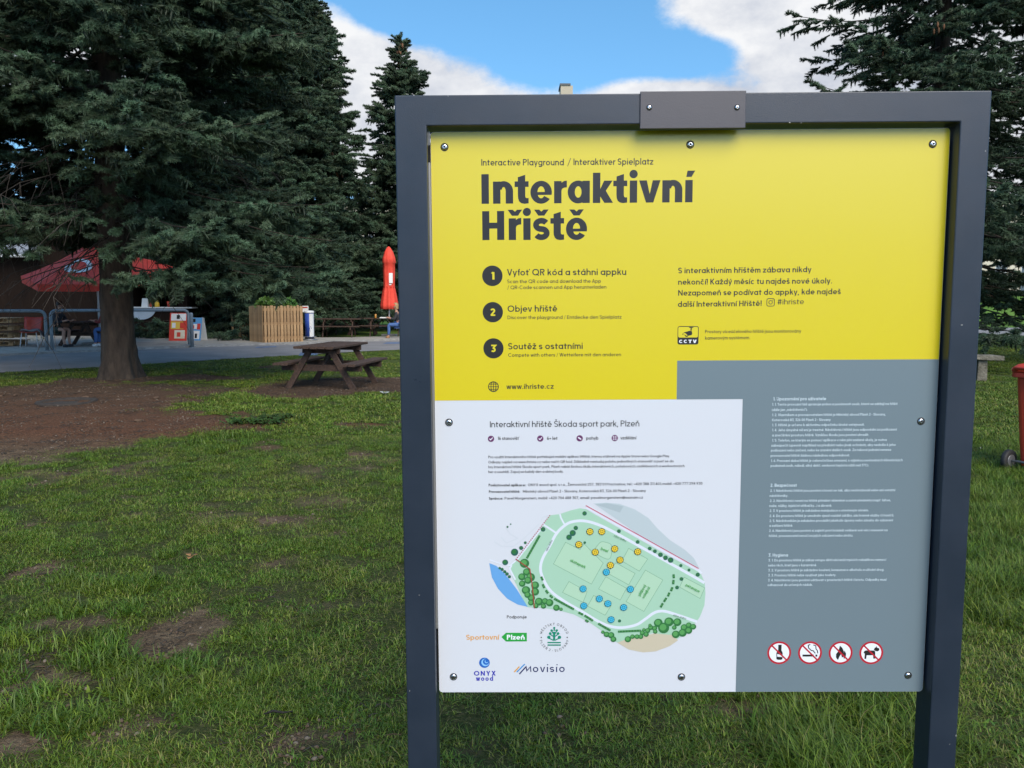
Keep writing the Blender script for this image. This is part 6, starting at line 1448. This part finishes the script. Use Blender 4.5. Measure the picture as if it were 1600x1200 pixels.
def leaf_thing(px, py, m, size, label, cat, nm, seed, up=.02):
    p = at(px, py); rr = random.Random(seed); mb = MB()
    for k in range(3):
        a = k * 2.1 + rr.random(); d = Vector((math.cos(a), math.sin(a), rr.uniform(.2, .8))); s = Vector((-d.y, d.x, 0)) * .45
        c = Vector((0, 0, up)); mb.quad([c, c + (d * .5 + s) * size, c + d * size + Vector((0, 0, -.3 * size)), c + (d * .5 - s) * size], 0, True)
    o = mb.build(nm, m); o.location = (p.x, p.y, height(p.x, p.y)); so = o.modifiers.new('thickness', 'SOLIDIFY'); so.thickness = .002; tag(o, label, cat)
leaf_thing(298, 876, mat('dry_leaf', (.22, .11, .035), .7, (.30, .17, .07), 20), .042, 'curled orange brown dry leaf in the middle of the lawn', 'leaf', 'dry_leaf', 3, .03)
leaf_thing(601, 617, paper, .09, 'scrap of white paper on the grass right of the picnic table', 'litter', 'paper_scrap', 5)
p = at(434, 1130); mb = MB(); mb.tube([(-.05, 0, .03), (-.02, .012, .036), (.02, .004, .034), (.05, .02, .03)], [.003, .005, .004, .002], 6); o = mb.build('fallen_twig', mat('wet_twig', (.012, .009, .007), .8)); o.location = (p.x, p.y, height(p.x, p.y)); tag(o, 'short blackish twig lying in the grass left of the left post', 'twig')
p = at(105, 628.5); mb = MB(); mb.lathe([(.40, -.02), (.42, .0), (.40, .035), (.34, .03), (.32, .005)], 28, rf=lambda a, i: 1 + .04 * math.sin(a * 9 + i)); o = mb.build('well_ring', mat('old_iron', (.02, .016, .013), .9, (.04, .032, .026), 12, .5)); o.location = (p.x, p.y, height(p.x, p.y)); tag(o, 'low dark ring cover set in the bare soil near the big trunk', 'ring cover')
weedm = tint_mat('weed_leaf', [(0, (.018, .038, .006)), (.6, (.034, .066, .010)), (1, (.06, .095, .02))], .2, .5, .35)
def weed(px, py, r, n, label, seed):
    p = at(px, py); rr = random.Random(seed); v, f, t = [], [], []
    for i in range(n):
        a = rr.uniform(0, 6.28); L = min(r, .2) * rr.uniform(.3, .8); d = Vector((math.cos(a), math.sin(a), 0)); s = Vector((-d.y, d.x, 0)) * L * .16; o_ = Vector((rr.uniform(-.8, .8) * r, rr.uniform(-.45, .45) * r, 0)); k = len(v); q = rr.random()
        z = [0, .03, .045, .03]
        for j, u in enumerate((0, .4, .75, 1)):
            w = (.3, 1, .9, .1)[j]; c = o_ + d * L * u + Vector((0, 0, z[j] * rr.uniform(.7, 1.2))); v += [tuple(c - s * w), tuple(c + s * w)]; t += [q, q]
        for j in range(3): f.append((k + 2 * j, k + 2 * j + 1, k + 2 * j + 3, k + 2 * j + 2))
    o = tinted('weed_plant', v, f, t, weedm); col.objects.link(o); o.location = (p.x, p.y, height(p.x, p.y) + .005); tag(o, label, 'weed')
weed(398, 662, .42, 110, 'dark broad leaved weed clump at the edge of the bare soil below the picnic table', 1); weed(430, 655, .3, 60, 'smaller weed clump just right of the large one by the bare soil', 2)
p = at(20, 525); tk = empty('bare_sapling', (p.x, p.y + .4, 0), 0, 'thin pale bare trunk standing before the cafe at the left edge', 'tree')
mb = MB(); mb.tube([(0, 0, 0), (.05, 0, 1.5), (-.15, 0, 2.6), (-.2, 0, 4.4)], [.09, .08, .07, .05], 8); mb.build('trunk', mat('pale_bark', (.16, .14, .12), .9, (.28, .26, .23), 10), tk)
mb = MB(); mb.tube([(-.15, 0, 2.6), (.5, .1, 3.5)], [.03, .015], 5); mb.build('branch', MATS['pale_bark'], tk)

# ---- wood across the meadow behind the photographer: closes the horizon there and mirrors in the gloss of the board
rr = random.Random(77); P_ = []
for k in range(2600):
    x = rr.uniform(-90, 90); top = 7.5 + 2.2 * noise.noise(Vector((x * .12, 0, 3))) ; P_.append(((x, -62 + rr.uniform(-4, 4), rr.uniform(.2, 1) ** .6 * top), (rr.uniform(-1, 1), rr.uniform(-1, 1), rr.uniform(0, 6.28)), rr.uniform(2.2, 3.6), rr.randrange(3)))
o = scatter('distant_wood', P_, ng_far); tag(o, 'low dark wood across the meadow behind the viewpoint', 'wood')

# ---- needle litter, twigs and crumbs of earth on the worn ground (nobody could count them)
def litter(name, seed, kind):
    rr = random.Random(seed); mb = MB()
    if kind == 0:
        for k in range(16):
            x, y, a = rr.uniform(-.14, .14), rr.uniform(-.14, .14), rr.uniform(0, 6.28); L = rr.uniform(.02, .07); c, s_ = math.cos(a), math.sin(a)
            mb.tube([(x, y, .004), (x + c * L * .5, y + s_ * L * .5, .009), (x + c * L + .005, y + s_ * L, .005)], rr.uniform(.0015, .003), 3, 0 if rr.random() < .6 else 1, cap=False)
    else:
        for k in range(9):
            x, y, r = rr.uniform(-.13, .13), rr.uniform(-.13, .13), rr.uniform(.005, .014)
            mb.lathe([(r * .7, -.002), (r, r * .3), (r * .6, r * .8), (r * .1, r * .95)], 5, (x, y, 0), 2 if rr.random() < .9 else 3, rf=lambda a, i: 1 + .3 * math.sin(a * 2 + k))
    o = bpy.data.objects.new(name, mb.mesh(name, [twigm, MATS['dry_cone'], MATS['earth_crumb'], MATS['pale_crumb']])); return o
mat('earth_crumb', (.07, .045, .03), .95, (.13, .09, .06), 20); mat('pale_crumb', (.15, .12, .09), .9)
ln_ = inst_group('litter_scatter', [litter('litter', 1, 0), litter('litter', 2, 1)]); P_ = []; rr = random.Random(99); tries = 0
while len(P_) < 1500 and tries < 90000:
    tries += 1; y = 1.8 + 15.5 * rr.random() ** .8; x = rr.uniform(-1, 1) * (y * .75 + 1.2)
    b = bare(x, y)
    if b > .25 and rr.random() < b + .2: P_.append(((x, y, height(x, y)), (0, 0, rr.uniform(0, 6.28)), rr.uniform(.55, 1.05), 0 if rr.random() < .55 else 1))
tag(scatter('ground_litter', P_, ln_), 'fallen needles, twigs and crumbs of earth on the worn ground', 'litter')
print('litter', len(P_))
